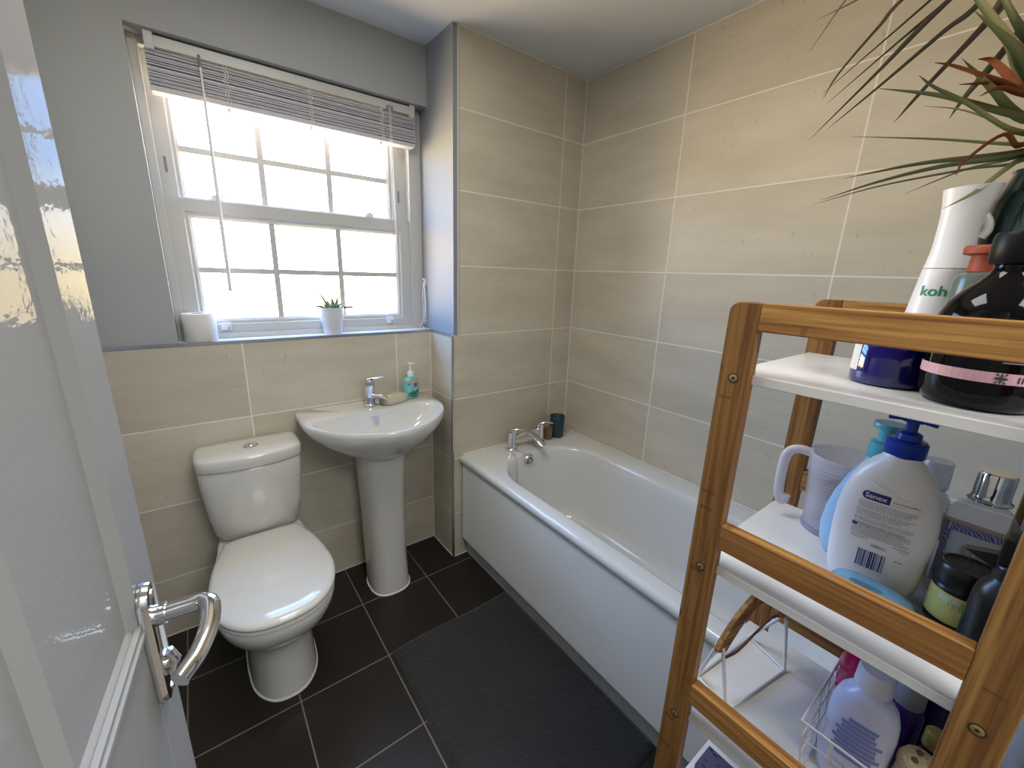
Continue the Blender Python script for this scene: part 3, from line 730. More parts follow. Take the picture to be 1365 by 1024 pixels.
# bath mixer
TYB = -.078
mx = obj('mixer_tap', tube(bmesh.new(), spline([(.293, TYB, .618), (.335, TYB-.004, .628), (.385, TYB-.008, .632), (.435, TYB-.004, .628), (.478, TYB, .618)], 5), .0135, 14), M['chrome'], bt, smooth=60)
for x in (.293, .478):
    obj('tap_body', lathe([(.028, 0), (.028, .006), (.0235, .010), (.022, .02), (.0215, .085), (.0225, .092), (.0215, .102), (.015, .106), (.0001, .107)], (x, TYB, BT), 28), M['chrome'], mx, smooth=40)
    bm = bmesh.new(); tube(bm, spline([(x-.006, TYB+.006, BT+.100), (x+.014, TYB-.012, BT+.112), (x+.036, TYB-.032, BT+.112), (x+.052, TYB-.046, BT+.108)], 4), lambda t: .016-.007*t, 12, flat=.42)
    obj('tap_lever', bm, M['chrome'], mx, smooth=60)
bm = bmesh.new(); tube(bm, spline([(.385, TYB, .634), (.388, TYB-.04, .636), (.393, TYB-.085, .622), (.398, TYB-.125, .600)], 5), lambda t: .024-.005*t, 16, flat=.42)
obj('spout', bm, M['chrome'], mx, smooth=60)
cup = thing('teal_tumbler', 'dark teal tumbler standing in the corner of the bath rim', 'tumbler', (.612, -.070, BT))
obj('cup', lathe([(.033, 0), (.036, .003), (.0385, .03), (.0395, .1), (.0405, .118), (.039, .120), (.036, .117), (.034, .02), (.0001, .015)], (.612, -.070, BT+.0005), 36), simple('teal_plastic', srgb(40, 68, 76), .4, var=.08), cup, smooth=50)
amb = thing('amber_jar', 'small amber jar beside the teal tumbler behind the bath tap', 'jar', (.546, -.072, BT))
M['amber'] = simple('amber_glass', srgb(126, 88, 50), .1, var=.1, coat=.8)
obj('jar', lathe([(.021, .0005), (.0235, .004), (.0245, .02), (.023, .024), (.0245, .028), (.0245, .045), (.022, .049)], (.546, -.072, BT), 28), M['amber'], amb, smooth=50)
obj('lid', lathe([(.0225, .0495), (.0235, .051), (.0235, .062), (.021, .065), (.0001, .066)], (.546, -.072, BT), 28), simple('amber_lid', srgb(150, 108, 66), .3, var=.08), amb, smooth=45)

# ------------------------------------------------------------------ bath mat
bm = bmesh.new(); nx, ny = 120, 180; X0, X1, Y0, Y1 = -.467, .076, -1.152, -.352
random.seed(11)
G = []
for j in range(ny+1):
    row = []
    for i in range(nx+1):
        u, v = i/nx, j/ny
        ed = min(u*(X1-X0), (1-u)*(X1-X0), v*(Y1-Y0), (1-v)*(Y1-Y0))
        h = .015*min(1, math.sqrt(max(0, ed)/.016))*(1 if ed > 0 else 0)+random.uniform(0, .0022)*(ed > 0)+.0015*math.sin(u*9+v*7)*(ed > .02)
        row.append(bm.verts.new((X0+(X1-X0)*u+.004*math.sin(v*9)*(1-u), Y0+(Y1-Y0)*v+.004*math.sin(u*7), .0008+h)))
    G.append(row)
for j in range(ny):
    for i in range(nx): bm.faces.new((G[j][i], G[j][i+1], G[j+1][i+1], G[j+1][i]))
o = obj('bath_mat', bm, M['mat'], smooth=180)
tag(o, 'charcoal grey towelling bath mat on the floor beside the bath', 'bath mat')

# ------------------------------------------------------------------ door
DR = Vector((math.sin(math.radians(6)), math.cos(math.radians(6)), 0)); DN = Vector((DR.y, -DR.x, 0))
DE = Vector((-.977, -1.052, 0))            # free edge, room face
def dp(s, n, z): return DE-DR*s+DN*n+Vector((0, 0, z))    # s: distance from free edge towards the hinge
door = thing('door_1', 'white gloss panelled door standing open at the left', 'door', tuple(dp(.70, -.02, 0)), kind='structure')
DW, DT = .715, .036
RS0, RS1, RD = .071, .655, .0085
def dquad(bm, *p): bm.faces.new([bm.verts.new(dp(*q)) for q in p])
def dbox(bm, s0, s1, n0, n1, z0, z1):
    loft(bm, [[dp(s, n, z) for s, n in ((s0, n0), (s1, n0), (s1, n1), (s0, n1))] for z in (z0, z1)])
bm = bmesh.new()
PB = 1.058                                  # foot of the upper panels
dbox(bm, 0, DW, -DT, -RD*2, .008, 1.98)
dbox(bm, 0, RS0, -RD*2, 0, .008, 1.98); dbox(bm, RS1, DW, -RD*2, 0, .008, 1.98)
dbox(bm, RS0, RS1, -RD*2, 0, .85, PB); dbox(bm, RS0, RS1, -RD*2, 0, .008, .22); dbox(bm, RS0, RS1, -RD*2, 0, 1.87, 1.98)
dl = obj('door_leaf', bm, M['door'], door, bevel=.0015)
for z0, z1 in ((PB, 1.87), (.22, .85)):
    bm = bmesh.new()
    loft(bm, [[dp(a, n, b_) for a, b_ in ((s0, q0), (s1, q0), (s1, q1), (s0, q1))] for (s0, s1, q0, q1, n) in ((RS0, RS1, z0, z1, 0), (RS0+.012, RS1-.012, z0+.012, z1-.012, -RD), (RS0+.148, RS1-.148, z0+.014, z1-.014, -RD), (RS0+.160, RS1-.160, z0+.022, z1-.022, -RD*1.9))], False, True)
    for f_ in bm.faces:
        f_.normal_update()
        if f_.normal.dot(DN) < 0: f_.normal_flip()
    obj('door_panel', bm, M['door'], dl, recalc=False)
bm = bmesh.new()
for q in ((.000, .006), (.008, .013)):
    dbox(bm, RS0+.002, RS1-.002, -.004, .0035-q[0]*.25, PB-.004+q[0], PB-.004+q[1])
obj('panel_bead', bm, M['door'], dl, bevel=.001)
# handle
HS, HZ = .058, 1.040
hd = obj('handle_plate', bmesh.new(), M['chrome'], door)
bm = bmesh.new(); pl = rrect(-.0180, .0180, -.085, .062, .0175, 8)
rings = [[dp(HS+u*s, n, HZ+v*(1-(1-s)*.3)) for u, v in pl] for s, n in ((1, .0005), (1, .005), (.92, .009), (.6, .010))]
loft(bm, rings); bmesh.ops.recalc_face_normals(bm, faces=bm.faces); bm.to_mesh(hd.data); bm.free()
hd.data.polygons.foreach_set('use_smooth', [True]*len(hd.data.polygons)); hd.data.set_sharp_from_angle(angle=math.radians(40))
bm = bmesh.new(); z0 = HZ+.022
tube(bm, [dp(HS, .009, z0), dp(HS, .018, z0)], .0112, 18)
obj('handle_rose', bm, M['chrome'], hd, smooth=40)
bm = bmesh.new(); P = spline([dp(HS, .016, z0), dp(HS, .042, z0+.001), dp(HS+.003, .051, z0+.002), dp(HS+.016, .058, z0+.003), dp(HS+.045, .058, z0), dp(HS+.072, .051, z0-.004), dp(HS+.092, .039, z0-.008)], 6)
tube(bm, P, lambda t: .0088 if t < .4 else .0104-.002*t, 16)
obj('handle_lever', bm, M['chrome'], hd, smooth=60)
bm = bmesh.new(); tube(bm, [dp(HS, .009, HZ-.040), dp(HS, .013, HZ-.040)], .008, 16); tube(bm, [dp(HS-.001, .012, HZ-.027), dp(HS, .017, HZ-.040), dp(HS+.001, .013, HZ-.053)], lambda t: .0055, 10)
obj('thumb_turn', bm, M['chrome'], hd, smooth=50)
for zz in (HZ+.050, HZ-.072):
    bm = bmesh.new(); tube(bm, [dp(HS, .0095, zz), dp(HS, .0112, zz)], .004, 12); obj('plate_screw', bm, M['satin'], hd)

# ------------------------------------------------------------------ bamboo shelf unit
WZ, WY = [wood_mat('bamboo_upright_%d' % i, 2, i, shade=.74) for i in range(2)], [wood_mat('bamboo_rail_%d' % i, 1, i, shade=1.0+.12*(i == 0)) for i in range(2)]
sh = thing('shelf_unit', 'bamboo four tier shelf unit with white boards beside the bath', 'shelf unit', (-.165, -1.512, 0))
SX0, SX1, SY0, SY1 = -.33, .0, -1.678, -1.346
Z1, Z2, Z3, Z4 = 1.302, 1.003, .706, .41
SW, ST = .0395, .018
def frame(x0, x1, front):
    for k, (y0, y1) in enumerate(((SY0, SY0+SW), (SY1-SW, SY1))):
        bm = bmesh.new()
        sgn = 1 if k else -1                     # rounded outer top corner
        yo = y1 if k else y0
        out = [(y0, 0), (y1, 0)]
        arc = [(.014*(1-math.cos(a)), .014*math.sin(a)) for a in [i*PI/12 for i in range(7)]]
        if k: prof_ = [(y0, 0), (y1, 0)]+[(y1-c, 1.383+s_) for c, s_ in arc]+[(y0, 1.397)]
        else: prof_ = [(y0, 0), (y1, 0), (y1, 1.397)]+[(y0+c, 1.383+s_) for c, s_ in reversed(arc)]
        prism(bm, prof_, lambda u, v, d: (d, u, v), x0, x1)
        o = obj('upright', bm, WZ[k], sh, bevel=.0015)
        if front or 1:
            xs = x0-.0006 if front else x0-.0006
            if front:
                for zz in (Z1-.006, Z2-.006, Z3-.006, Z4-.006):
                    yc = (y1-.0205) if k else y0+.0205
                    s_o = obj('screw', lathe([(.0001, .0006), (.0048, .0006), (.0052, .0004)], n=18, cap0=False, cap1=False), M['brass'], o, smooth=40)
                    s_o.matrix_parent_inverse = Matrix.Identity(4); s_o.parent = o
                    s_o.matrix_basis = Matrix.Translation((x0, yc, zz)) @ Matrix.Rotation(-PI/2, 4, 'Y')
                    for nm, r0_, r1_, h_ in (('screw_socket', .0001, .0021, .0009), ('screw_recess', .0052, .0068, .0004)):
                        d_ = obj(nm, lathe([(r0_, h_), (r1_, h_)], n=(6 if r1_ < .003 else 18), cap0=False, cap1=False), M['recess'], s_o); d_.matrix_parent_inverse = Matrix.Identity(4)
    for i, (z0, z1) in enumerate(((1.361, 1.397), (1.040, 1.079), (.743, .782), (.446, .484))):
        obj('rail', bx(x0, x1, SY0+SW, SY1-SW, z0, z1), WY[0 if i == 0 else 1], sh, bevel=.0015)
frame(SX0, SX0+ST, True); frame(SX1-ST, SX1, False)
for z in (Z1, Z2, Z3, Z4):
    obj('shelf_board', bx(SX0+ST*.7, SX1-ST, SY0+.006, SY1-.006, z-.013, z), M['whiteboard'], sh, bevel=.001)

EPS = .0006
# ---- top shelf
def jar_thing(name, label, cat, c, z): return thing(name, label, cat, (c[0], c[1], z))
c = (-.205, -1.497)
t = jar_thing('cobalt_jar', 'cobalt blue jar with white label edge on the top shelf board', 'jar', c, Z1)
M['cobalt'] = simple('cobalt_glass', srgb(22, 20, 92), .08, var=.1, coat=.8)
obj('jar', lathe([(.034, EPS), (.0368, .003), (.0372, .008), (.0372, .055), (.033, .060)], (c[0], c[1], Z1), 40), M['cobalt'], t, smooth=45)
obj('lid', lathe([(.034, .0602), (.0355, .061), (.0355, .078), (.033, .080), (.0001, .080)], (c[0], c[1], Z1), 40), M['white_pl'], t, smooth=45)
bm = bmesh.new(); patch(bm, lambda u, v: (c[0]+.0376*math.cos(u), c[1]+.0376*math.sin(u), Z1+v), 1.35, 2.42, .016, .052, 12, 2)
obj('label', bm, M['paper'], t, recalc=False)
c2 = (-.237, -1.578)
t = jar_thing('black_bottle', 'large glossy black round-shouldered bottle with pink band on top shelf', 'bottle', c2, Z1)
M['blackgloss'] = simple('black_gloss', srgb(10, 9, 11), .06, var=.05, spec=.28)
obj('bottle', lathe([(.036, EPS), (.042, .003), (.0465, .012), (.0475, .024), (.0475, .082), (.0465, .094), (.042, .107), (.034, .119), (.025, .128), (.0185, .136), (.0165, .142), (.0165, .150)], (c2[0], c2[1], Z1), 56), M['blackgloss'], t, smooth=60)
cp = obj('cap', lathe([(.021, .146), (.0225, .148), (.0225, .172), (.021, .176), (.0001, .177)], (c2[0], c2[1], Z1), 40), simple('black_cap', srgb(18, 18, 18), .4, var=.05, spec=.25), t, smooth=40)
def cyl(cx, r): return lambda u, v: (cx[0]+r*math.cos(u), cx[1]+r*math.sin(u), Z1+v)
bm = bmesh.new(); patch(bm, cyl(c2, .0479), PI*.5, PI*1.6, .0315, .0425, 30, 1)
obj('pink_band', bm, simple('pink_print', srgb(214, 168, 176), .4), t, recalc=False)
bm = bmesh.new(); patch(bm, cyl(c2, .0479), PI*.5, PI*1.6, .0605, .0635, 30, 1)
obj('pink_line', bm, simple('pink_print_thin', srgb(196, 152, 152), .4), t, recalc=False)
bm = bmesh.new(); f_ = cyl(c2, .0483)
for (u0, u1, v0, v1) in ((-.09, .09, .0358, .0382), (-.014, .014, .0322, .0418)): patch(bm, f_, 3.47+u0, 3.47+u1, v0, v1, 4, 1)
for su in (-1, 1):
    for sv in (-1, 1):
        vv = [bm.verts.new(f_(3.47+su*a, .037+sv*b_)) for a, b_ in ((.02, .0014), (.085, .0040), (.085, .0048), (.055, .0050))]; bm.faces.new(vv)
for k in range(2): patch(bm, f_, 3.72+k*.06, 3.745+k*.06, .034, .040, 1, 1)
obj('emblem', bm, M['ink'], t, recalc=False)
bm = bmesh.new()
for k in range(3): patch(bm, f_, 3.42, 3.9, .052+k*.003, .0532+k*.003, 10, 1)
obj('small_print', bm, M['grey_ink'], t, recalc=False)
c3 = (-.105, -1.512)
t = jar_thing('white_spray_bottle', 'white waisted spray bottle with green lettering behind the black bottle', 'spray bottle', c3, Z1)
def koh_r(z):
    P = [(0, .040), (.09, .0300), (.146, .0245), (.165, .0215), (.185, .0195), (.205, .0195), (.226, .0215), (.246, .0245)]
    for (a, ra), (b_, rb) in zip(P, P[1:]):
        if z <= b_: return ra+(rb-ra)*(z-a)/(b_-a)
    return P[-1][1]
def koh_c(z): return (c3[0], c3[1]+(.006*max(0, z-.16)/.09)-.0*z)
bm = bmesh.new(); rings = []
for z in (EPS, .003, .05, .09, .12, .1445): rings.append([(koh_c(z)[0]+koh_r(z)*(1-.08*(z < .002))*math.cos(a*PI/24), koh_c(z)[1]+koh_r(z)*(1-.08*(z < .002))*math.sin(a*PI/24), Z1+z) for a in range(48)])
loft(bm, rings); obj('bottle', bm, simple('spray_body', srgb(226, 224, 222), .3, var=.01), t, smooth=50)
bm = bmesh.new(); rings = []
for z in (.1455, .150, .165, .18, .195, .21, .225, .238, .243):
    cc = koh_c(z); r = koh_r(z)*1.0
    rings.append([(cc[0]+r*.9*math.cos(a*PI/24), cc[1]+r*math.sin(a*PI/24)*(1+max(0, z-.19)*2.0)-max(0, z-.19)*.12, Z1+z+(.06*(-math.sin(a*PI/24)*r) if z > .23 else 0)) for a in range(48)])
loft(bm, rings); so = obj('spray_head', bm, M['white_pl'], t, smooth=50)
bm = bmesh.new(); tube(bm, spline([(c3[0]+.004, c3[1]-.014, Z1+.215), (c3[0]+.002, c3[1]-.022, Z1+.203), (c3[0]+.002, c3[1]-.024, Z1+.192), (c3[0]+.002, c3[1]-.020, Z1+.183)], 4), .0045, 10)
obj('trigger', bm, M['white_pl'], so, smooth=60)
KA = math.atan2(-1.6161-c3[1], -.8986-c3[0])      # faces the room
def kohf(u, v):
    r = koh_r(v)+.0006; a = KA+u/r
    return (c3[0]+r*math.cos(a), c3[1]+r*math.sin(a), Z1+v)
bm = bmesh.new(); put_text(bm, 'koh', .0185, kohf, -.0085, .116, bold=.0004)
for du, dv in ((.0085, .1235), (.0118, .1210), (.0118, .1255)): patch(bm, kohf, du-.001, du+.001, dv-.001, dv+.001, 1, 1)
obj('lettering', bm, simple('green_print', srgb(34, 138, 96), .5), t, recalc=False)
c4 = (-.164, -1.5535)
t = jar_thing('grey_bottle', 'grey-green glass bottle with terracotta stopper between white and black bottles', 'bottle', c4, Z1)
obj('bottle', lathe([(.026, EPS), (.028, .003), (.028, .128), (.026, .136), (.018, .140), (.0001, .140)], (c4[0], c4[1], Z1), 40), simple('grey_green_glass', srgb(98, 108, 98), .2, var=.08), t, smooth=45)
obj('stopper', lathe([(.0185, .1402), (.018, .156), (.0185, .158), (.0255, .160), (.0262, .166), (.0245, .169), (.0001, .170)], (c4[0], c4[1], Z1), 36), simple('terracotta', srgb(150, 64, 34), .55, var=.08, scale=80), t, smooth=40)
# big leafy plant in its green vase
c5 = (-.052, -1.583)
t = thing('dragon_plant', 'spiky narrow-leaved dragon plant in a dark green vase on the top shelf', 'plant', (c5[0], c5[1], Z1))
M['vase'] = simple('green_glaze', srgb(14, 46, 42), .08, var=.1, coat=.8)
obj('vase', lathe([(.036, EPS), (.040, .004), (.052, .05), (.0605, .12), (.062, .18), (.0575, .225), (.049, .250), (.0455, .258), (.047, .263), (.0435, .263), (.042, .25)], (c5[0], c5[1], Z1), 48, cap1=False), M['vase'], t, smooth=50)
obj('soil', lathe([(.0005, .252), (.043, .250)], (c5[0], c5[1], Z1), 24, cap0=False, cap1=False), M['soil'], t)
bm = bmesh.new(); tube(bm, spline([(c5[0], c5[1], Z1+.245), (c5[0]-.004, c5[1]+.004, 1.66), (c5[0]+.002, c5[1]-.004, 1.78), (c5[0], c5[1], 1.92)], 6), lambda t: .010-.003*t, 12)
obj('stem', bm, simple('cane', srgb(120, 98, 70), .8, var=.25, scale=90, bump=.5), t, smooth=60)
LV = {1: ([[.1, -1.211, 1.899], [.032, -1.308, 1.875], [-.036, -1.40, 1.86]], 2, .004), 2: ([[.2, -1.17, 1.892], [-.016, -1.326, 1.885], [-.03, -1.45, 1.92]], 2, .0022),
      3: ([[.1, -1.251, 1.761], [.055, -1.283, 1.778], [.009, -1.341, 1.811], [-.036, -1.389, 1.825]], 2, .0028), 4: ([[.05, -1.259, 1.679], [.002, -1.356, 1.745], [-.046, -1.427, 1.787]], 2, .0048),
      5: ([[-.05, -1.32, 1.663], [-.055, -1.377, 1.704], [-.061, -1.437, 1.749], [-.066, -1.468, 1.77]], 2, .0052), 6: ([[.05, -1.379, 1.68], [.018, -1.412, 1.707], [-.014, -1.469, 1.762], [-.046, -1.495, 1.785]], 2, .0062),
      7: ([[.05, -1.445, 1.671], [.002, -1.465, 1.683], [-.046, -1.499, 1.715]], 2, .005), 8: ([[-.15, -1.403, 1.672], [-.118, -1.465, 1.653], [-.086, -1.536, 1.62]], 1, .0062),
      9: ([[-.17, -1.447, 1.668], [-.143, -1.459, 1.658], [-.117, -1.486, 1.641], [-.09, -1.54, 1.601]], 1, .004), 10: ([[0, -1.338, 1.659], [-.028, -1.453, 1.626], [-.056, -1.54, 1.597]], 1, .0042),
      11: ([[-.12, -1.377, 1.572], [-.1, -1.457, 1.582], [-.08, -1.543, 1.584]], 1, .006), 12: ([[-.16, -1.369, 1.539], [-.136, -1.424, 1.559], [-.112, -1.481, 1.573], [-.088, -1.545, 1.58]], 1, .0055),
      13: ([[-.05, -1.323, 1.551], [-.055, -1.405, 1.567], [-.061, -1.495, 1.575], [-.066, -1.545, 1.577]], 1, .003), 14: ([[0, -1.425, 1.561], [-.028, -1.49, 1.581], [-.056, -1.542, 1.585]], 1, .0025),
      15: ([[-.17, -1.501, 1.514], [-.13, -1.52, 1.536], [-.09, -1.546, 1.575]], 1, .0042), 16: ([[-.15, -1.478, 1.727], [-.118, -1.511, 1.69], [-.086, -1.530, 1.66]], 1, .0085),
      17: ([[-.12, -1.440, 1.80], [-.10, -1.48, 1.74], [-.08, -1.521, 1.682]], 1, .0085), 18: ([[-.1, -1.47, 1.79], [-.076, -1.515, 1.709]], 1, .0075),
      19: ([[-.12, -1.472, 1.692], [-.1, -1.502, 1.655], [-.08, -1.535, 1.619]], 1, .008), 20: ([[-.02, -1.427, 1.676], [-.04, -1.476, 1.653], [-.06, -1.537, 1.611]], 1, .003),
      25: ([[-.02, -1.30, 1.71], [-.03, -1.38, 1.765], [-.045, -1.46, 1.815]], 2, .0035), 26: ([[.0, -1.285, 1.735], [-.02, -1.37, 1.785], [-.04, -1.455, 1.835]], 2, .003)}
bmf, bmd = bmesh.new(), bmesh.new()
for k, (pts, crown, w) in LV.items():
    P = [Vector(p) for p in reversed(pts)]
    if crown == 1: P = [Vector((c5[0], c5[1]+.004, 1.60+.03*((k % 5)/5)))]+P
    else:
        P = [Vector((c5[0], c5[1]+.004, 1.90)), Vector((-.058, -1.53, 1.865+.004*(k % 4)))]+P
        if k in (6, 7): P = [P[0], Vector((-.06, -1.56, 1.83))]+[Vector(p) for p in reversed(pts)]
    blade(bmf, P, w*1.4, 7, .35, mi=1 if crown == 2 else 0)
random.seed(5)
for k in range(16):                         # the rest of both crowns, mostly out of the frame
    a = 2*PI*k/16; z0 = 1.92 if k % 2 else 1.62
    if math.cos(a) < -.75 and k % 2 == 0: continue
    L = random.uniform(.16, .26); dx, dy = max(-.16, math.cos(a)*L), max(-.11, math.sin(a)*L)
    if dy > .05 and k % 2 == 0: continue
    b0 = Vector((c5[0], c5[1], z0)); blade(bmf, [b0, b0+Vector((dx*.5, dy*.5, .09)), b0+Vector((dx, dy, .10))], .007, 8, .35)
for pts, w in (([[-.084, -1.529, 1.649], [-.103, -1.507, 1.662], [-.121, -1.468, 1.684], [-.14, -1.452, 1.688]], .0022), ([[-.08, -1.529, 1.648], [-.1, -1.507, 1.66], [-.12, -1.476, 1.663]], .0028),
               ([[-.076, -1.528, 1.651], [-.084, -1.514, 1.667], [-.092, -1.495, 1.689], [-.1, -1.483, 1.693]], .004), ([[-.082, -1.529, 1.647], [-.106, -1.51, 1.653], [-.13, -1.499, 1.642]], .0025), ([[-.085, -1.54, 1.59], [-.11, -1.525, 1.60], [-.115, -1.50, 1.575], [-.11, -1.495, 1.56]], .002)):
    blade(bmd, [Vector((c5[0], c5[1]+.01, 1.635))]+[Vector(p) for p in pts], w*1.7, 6, .7)
obj('foliage', bmf, [M['leaf'], M['leafdark']], t, recalc=False)
obj('dried_leaves', bmd, M['dry'], t, recalc=False)

# ---- second shelf
def bottle_thing(name, label, cat, c, z): return thing(name, label, cat, (c[0], c[1], z))
J = (-.052, -1.452)
t = bottle_thing('measuring_jug', 'translucent plastic measuring jug with handle on the second shelf', 'jug', J, Z2)
M['milky'] = milky_mat('milky_polypropylene', srgb(230, 227, 232), .33)
obj('jug', lathe([(.0001, .003), (.040, .003), (.0425, .006), (.0515, .132), (.0535, .139), (.0525, .1405), (.0505, .136), (.0415, .010), (.0001, .008)], (J[0], J[1], Z2), 44, cap0=False, cap1=False), M['milky'], t, smooth=50)
obj('jug_base', lathe([(.044, EPS), (.0445, .004), (.043, .008), (.0001, .008)], (J[0], J[1], Z2), 36), milky_mat('milky_base', srgb(150, 146, 166), .8), t, smooth=45)
bm = bmesh.new(); hd_ = Vector((-.62, .785, 0)); jc = Vector((J[0], J[1], Z2))
hd_ = Vector((-.35, .937, 0))
P = [jc+hd_*r+Vector((0, 0, z)) for r, z in ((.049, .134), (.068, .136), (.082, .128), (.087, .105), (.086, .055), (.081, .033), (.076, .034), (.074, .045))]
tube(bm, spline(P, 6), .0062, 12, flat=1.3); obj('handle', bm, milky_mat('milky_handle', srgb(232, 230, 236), .62), t, smooth=60)
bm = bmesh.new()
for k in range(14):
    z = .03+k*.0068; r = .0432+.0092*(z-.006)/.126+.0004
    patch(bm, lambda u, v, r=r: (J[0]+r*math.cos(u), J[1]+r*math.sin(u), Z2+v), 2.7, 3.9 if k % 2 == 0 else 3.55, z, z+.0007, 8, 1)
obj('scale_marks', bm, M['grey_ink'], t, recalc=False)

def flat_bottle(prof, c, z0, thick, rot, p=2.4, n=56):
    """prof: (half width, z); thickness follows the width but is capped"""
    bm = bmesh.new(); rings = []
    for w, z in prof:
        th_ = min(thick, w); ring = []
        for i in range(n):
            a = 2*PI*i/n; ca, sa = math.cos(a), math.sin(a); k = (abs(ca)**p+abs(sa)**p)**(-1/p)
            x, y = th_*ca*k, w*sa*k
            ring.append((c[0]+x*math.cos(rot)-y*math.sin(rot), c[1]+x*math.sin(rot)+y*math.cos(rot), z0+z))
        rings.append(ring)
    loft(bm, rings); return bm
BB = (-.118, -1.501)
t = bottle_thing('baby_blue_bottle', 'pale blue pump bottle with turquoise pump behind the white pump bottle', 'pump bottle', BB, Z2)
obj('bottle', flat_bottle([(.034, EPS), (.040, .004), (.047, .02), (.050, .045), (.048, .075), (.042, .105), (.032, .135), (.021, .158), (.0155, .170), (.015, .176)], BB, Z2, .021, .1), simple('pale_blue_plastic', srgb(160, 200, 232), .3, var=.02), t, smooth=60)
pu = obj('pump', lathe([(.0175, .174), (.0185, .176), (.0185, .198), (.0165, .200), (.011, .201), (.0105, .206), (.0115, .219), (.0195, .2205), (.0205, .225), (.019, .2285), (.0001, .229)], (BB[0], BB[1]-.001, Z2), 32), simple('turquoise_plastic', srgb(92, 178, 194), .3, var=.02), t, smooth=40)
SA = (-.172, -1.530)
SR = .12
t = bottle_thing('white_pump_bottle', 'large white pump bottle with navy pump and printed back label on second shelf', 'pump bottle', SA, Z2)
sprof = [(.040, EPS), (.045, .004), (.049, .02), (.0520, .05), (.0535, .085), (.0535, .11), (.051, .135), (.046, .158), (.039, .176), (.0290, .190), (.021, .198), (.0185, .203), (.0175, .208)]
obj('bottle', flat_bottle(sprof, SA, Z2, .0235, SR, 2.5), simple('white_hdpe', srgb(234, 231, 228), .3, var=.008), t, smooth=70)
M['pumpblue'] = simple('navy_pump', srgb(10, 52, 152), .25, var=.04)
pu = obj('pump', lathe([(.0205, .203), (.0215, .205), (.0215, .222), (.019, .225), (.0135, .226), (.0125, .234), (.0095, .236), (.0064, .237), (.0064, .249), (.011, .250), (.011, .256), (.0001, .257)], (SA[0]+.002, SA[1], Z2), 32), M['pumpblue'], t, smooth=35)
bm = bmesh.new(); tube(bm, spline([(SA[0]-.002, SA[1]+.024, Z2+.255), (SA[0], SA[1], Z2+.2565), (SA[0], SA[1]-.024, Z2+.253)], 5), lambda q: .0115-.003*q, 14, flat=.55)
obj('pump_head', bm, M['pumpblue'], pu, smooth=60)
def sanw(z):
    for (wa, a), (wb, b_) in zip(sprof, sprof[1:]):
        if z <= b_: return wa+(wb-wa)*(z-a)/(b_-a)
    return sprof[-1][0]
def sanf(u, v, off=.0004):
    """point on the room-side face: u to the right as seen from the room, v up"""
    w = sanw(v); th_ = min(.0235, w); y = -u
    q = max(0, 1-(min(abs(y)/w, .999))**2.5)**(1/2.5)
    x = -(th_*q+off)
    return (SA[0]+x*math.cos(SR)-y*math.sin(SR), SA[1]+x*math.sin(SR)+y*math.cos(SR), Z2+v)
bm = bmesh.new()
for k in range(20):
    a0, a1 = -.0285+.0295*k/20, -.0285+.0295*(k+1)/20
    def hh(a): e = max(0, .006-(a+.0285)); return .006-(.006-math.sqrt(max(0, .006**2-e*e)) if e > 0 else 0)
    vs_ = [(a0, .1435-hh(a0)), (a1, .1435-hh(a1)), (a1, .1435+hh(a1)), (a0, .1435+hh(a0))]
    bm.faces.new([bm.verts.new(sanf(a, b_, .0006)) for a, b_ in vs_])
rb_ = bmesh.new()
tube(rb_, [sanf(-.034+.072*i/16, .176-.024*(i/16)**.6-.006*math.sin(i/16*PI), -.0006) for i in range(17)], lambda q: .0004+.0016*math.sin(q*PI), 8)
obj('shoulder_ridge', rb_, simple('white_hdpe_ridge', srgb(234, 231, 228), .3, var=.008), t, smooth=60)
obj('logo_patch', bm, M['navy'], t, recalc=False)
bm = bmesh.new(); put_text(bm, 'Sanex', .0098, lambda u, v: sanf(u, v, .0011), -.0138, .1435, bold=.0002)
obj('logo_lettering', bm, M['paper'], t, recalc=False)
bm = bmesh.new(); random.seed(21)
def textline(u0, u1, v, h):
    u = u0
    while u < u1:
        w = random.uniform(.0012, .0042); patch(bm, lambda a, b_: sanf(a, b_, .0006), u, min(u+w, u1), v, v+h*random.uniform(.8, 1), 1, 1); u += w+random.uniform(.0004, .0009)
textline(.004, .030, .1425, .0016); textline(.004, .016, .139, .0008)
v = .1335
for k in range(22):
    h = .0012 if k in (14, 15) else .0008
    if k in (5, 10, 13): v -= .0014
    textline(-.0300, (.0300 if k % 5 < 3 else .024)-(.006 if 5 < k < 10 else 0), v, h); v -= .00215
textline(-.0285, -.010, v-.001, .001); textline(-.0285, -.014, v-.0034, .0008); textline(.016, .032, v-.002, .0012); textline(.022, .031, v-.0052, .0008); textline(.021, .029, .061, .0016)
obj('back_print', bm, M['grey_ink'], t, recalc=False)
bm = bmesh.new(); v0, v1 = .038, .064
u = -.017
random.seed(9)
while u < .013:
    w = random.choice((.0005, .0005, .001, .0015)); patch(bm, lambda a, b_: sanf(a, b_, .0006), u, u+w, v0, v1, 1, 4); u += w+random.choice((.0005, .0008, .0012))
obj('barcode', bm, M['navy'], t, recalc=False)
bm = bmesh.new(); patch(bm, lambda a, b_: sanf(a, b_, .0006), -.031, -.0255, .0955, .100, 2, 1)
obj('print_emblem', bm, M['navy'], t, recalc=False)
bm = bmesh.new()
for a, b_, c_, d_ in ((-.006, .010, .0715, .0719), (-.006, .010, .0755, .0759), (-.006, -.0056, .0715, .0759), (.0096, .010, .0715, .0759)): patch(bm, lambda u, v: sanf(u, v, .0006), a, b_, c_, d_, 4, 1)
textline(-.004, .008, .073, .0012)
obj('print_box', bm, M['ink'], t, recalc=False)

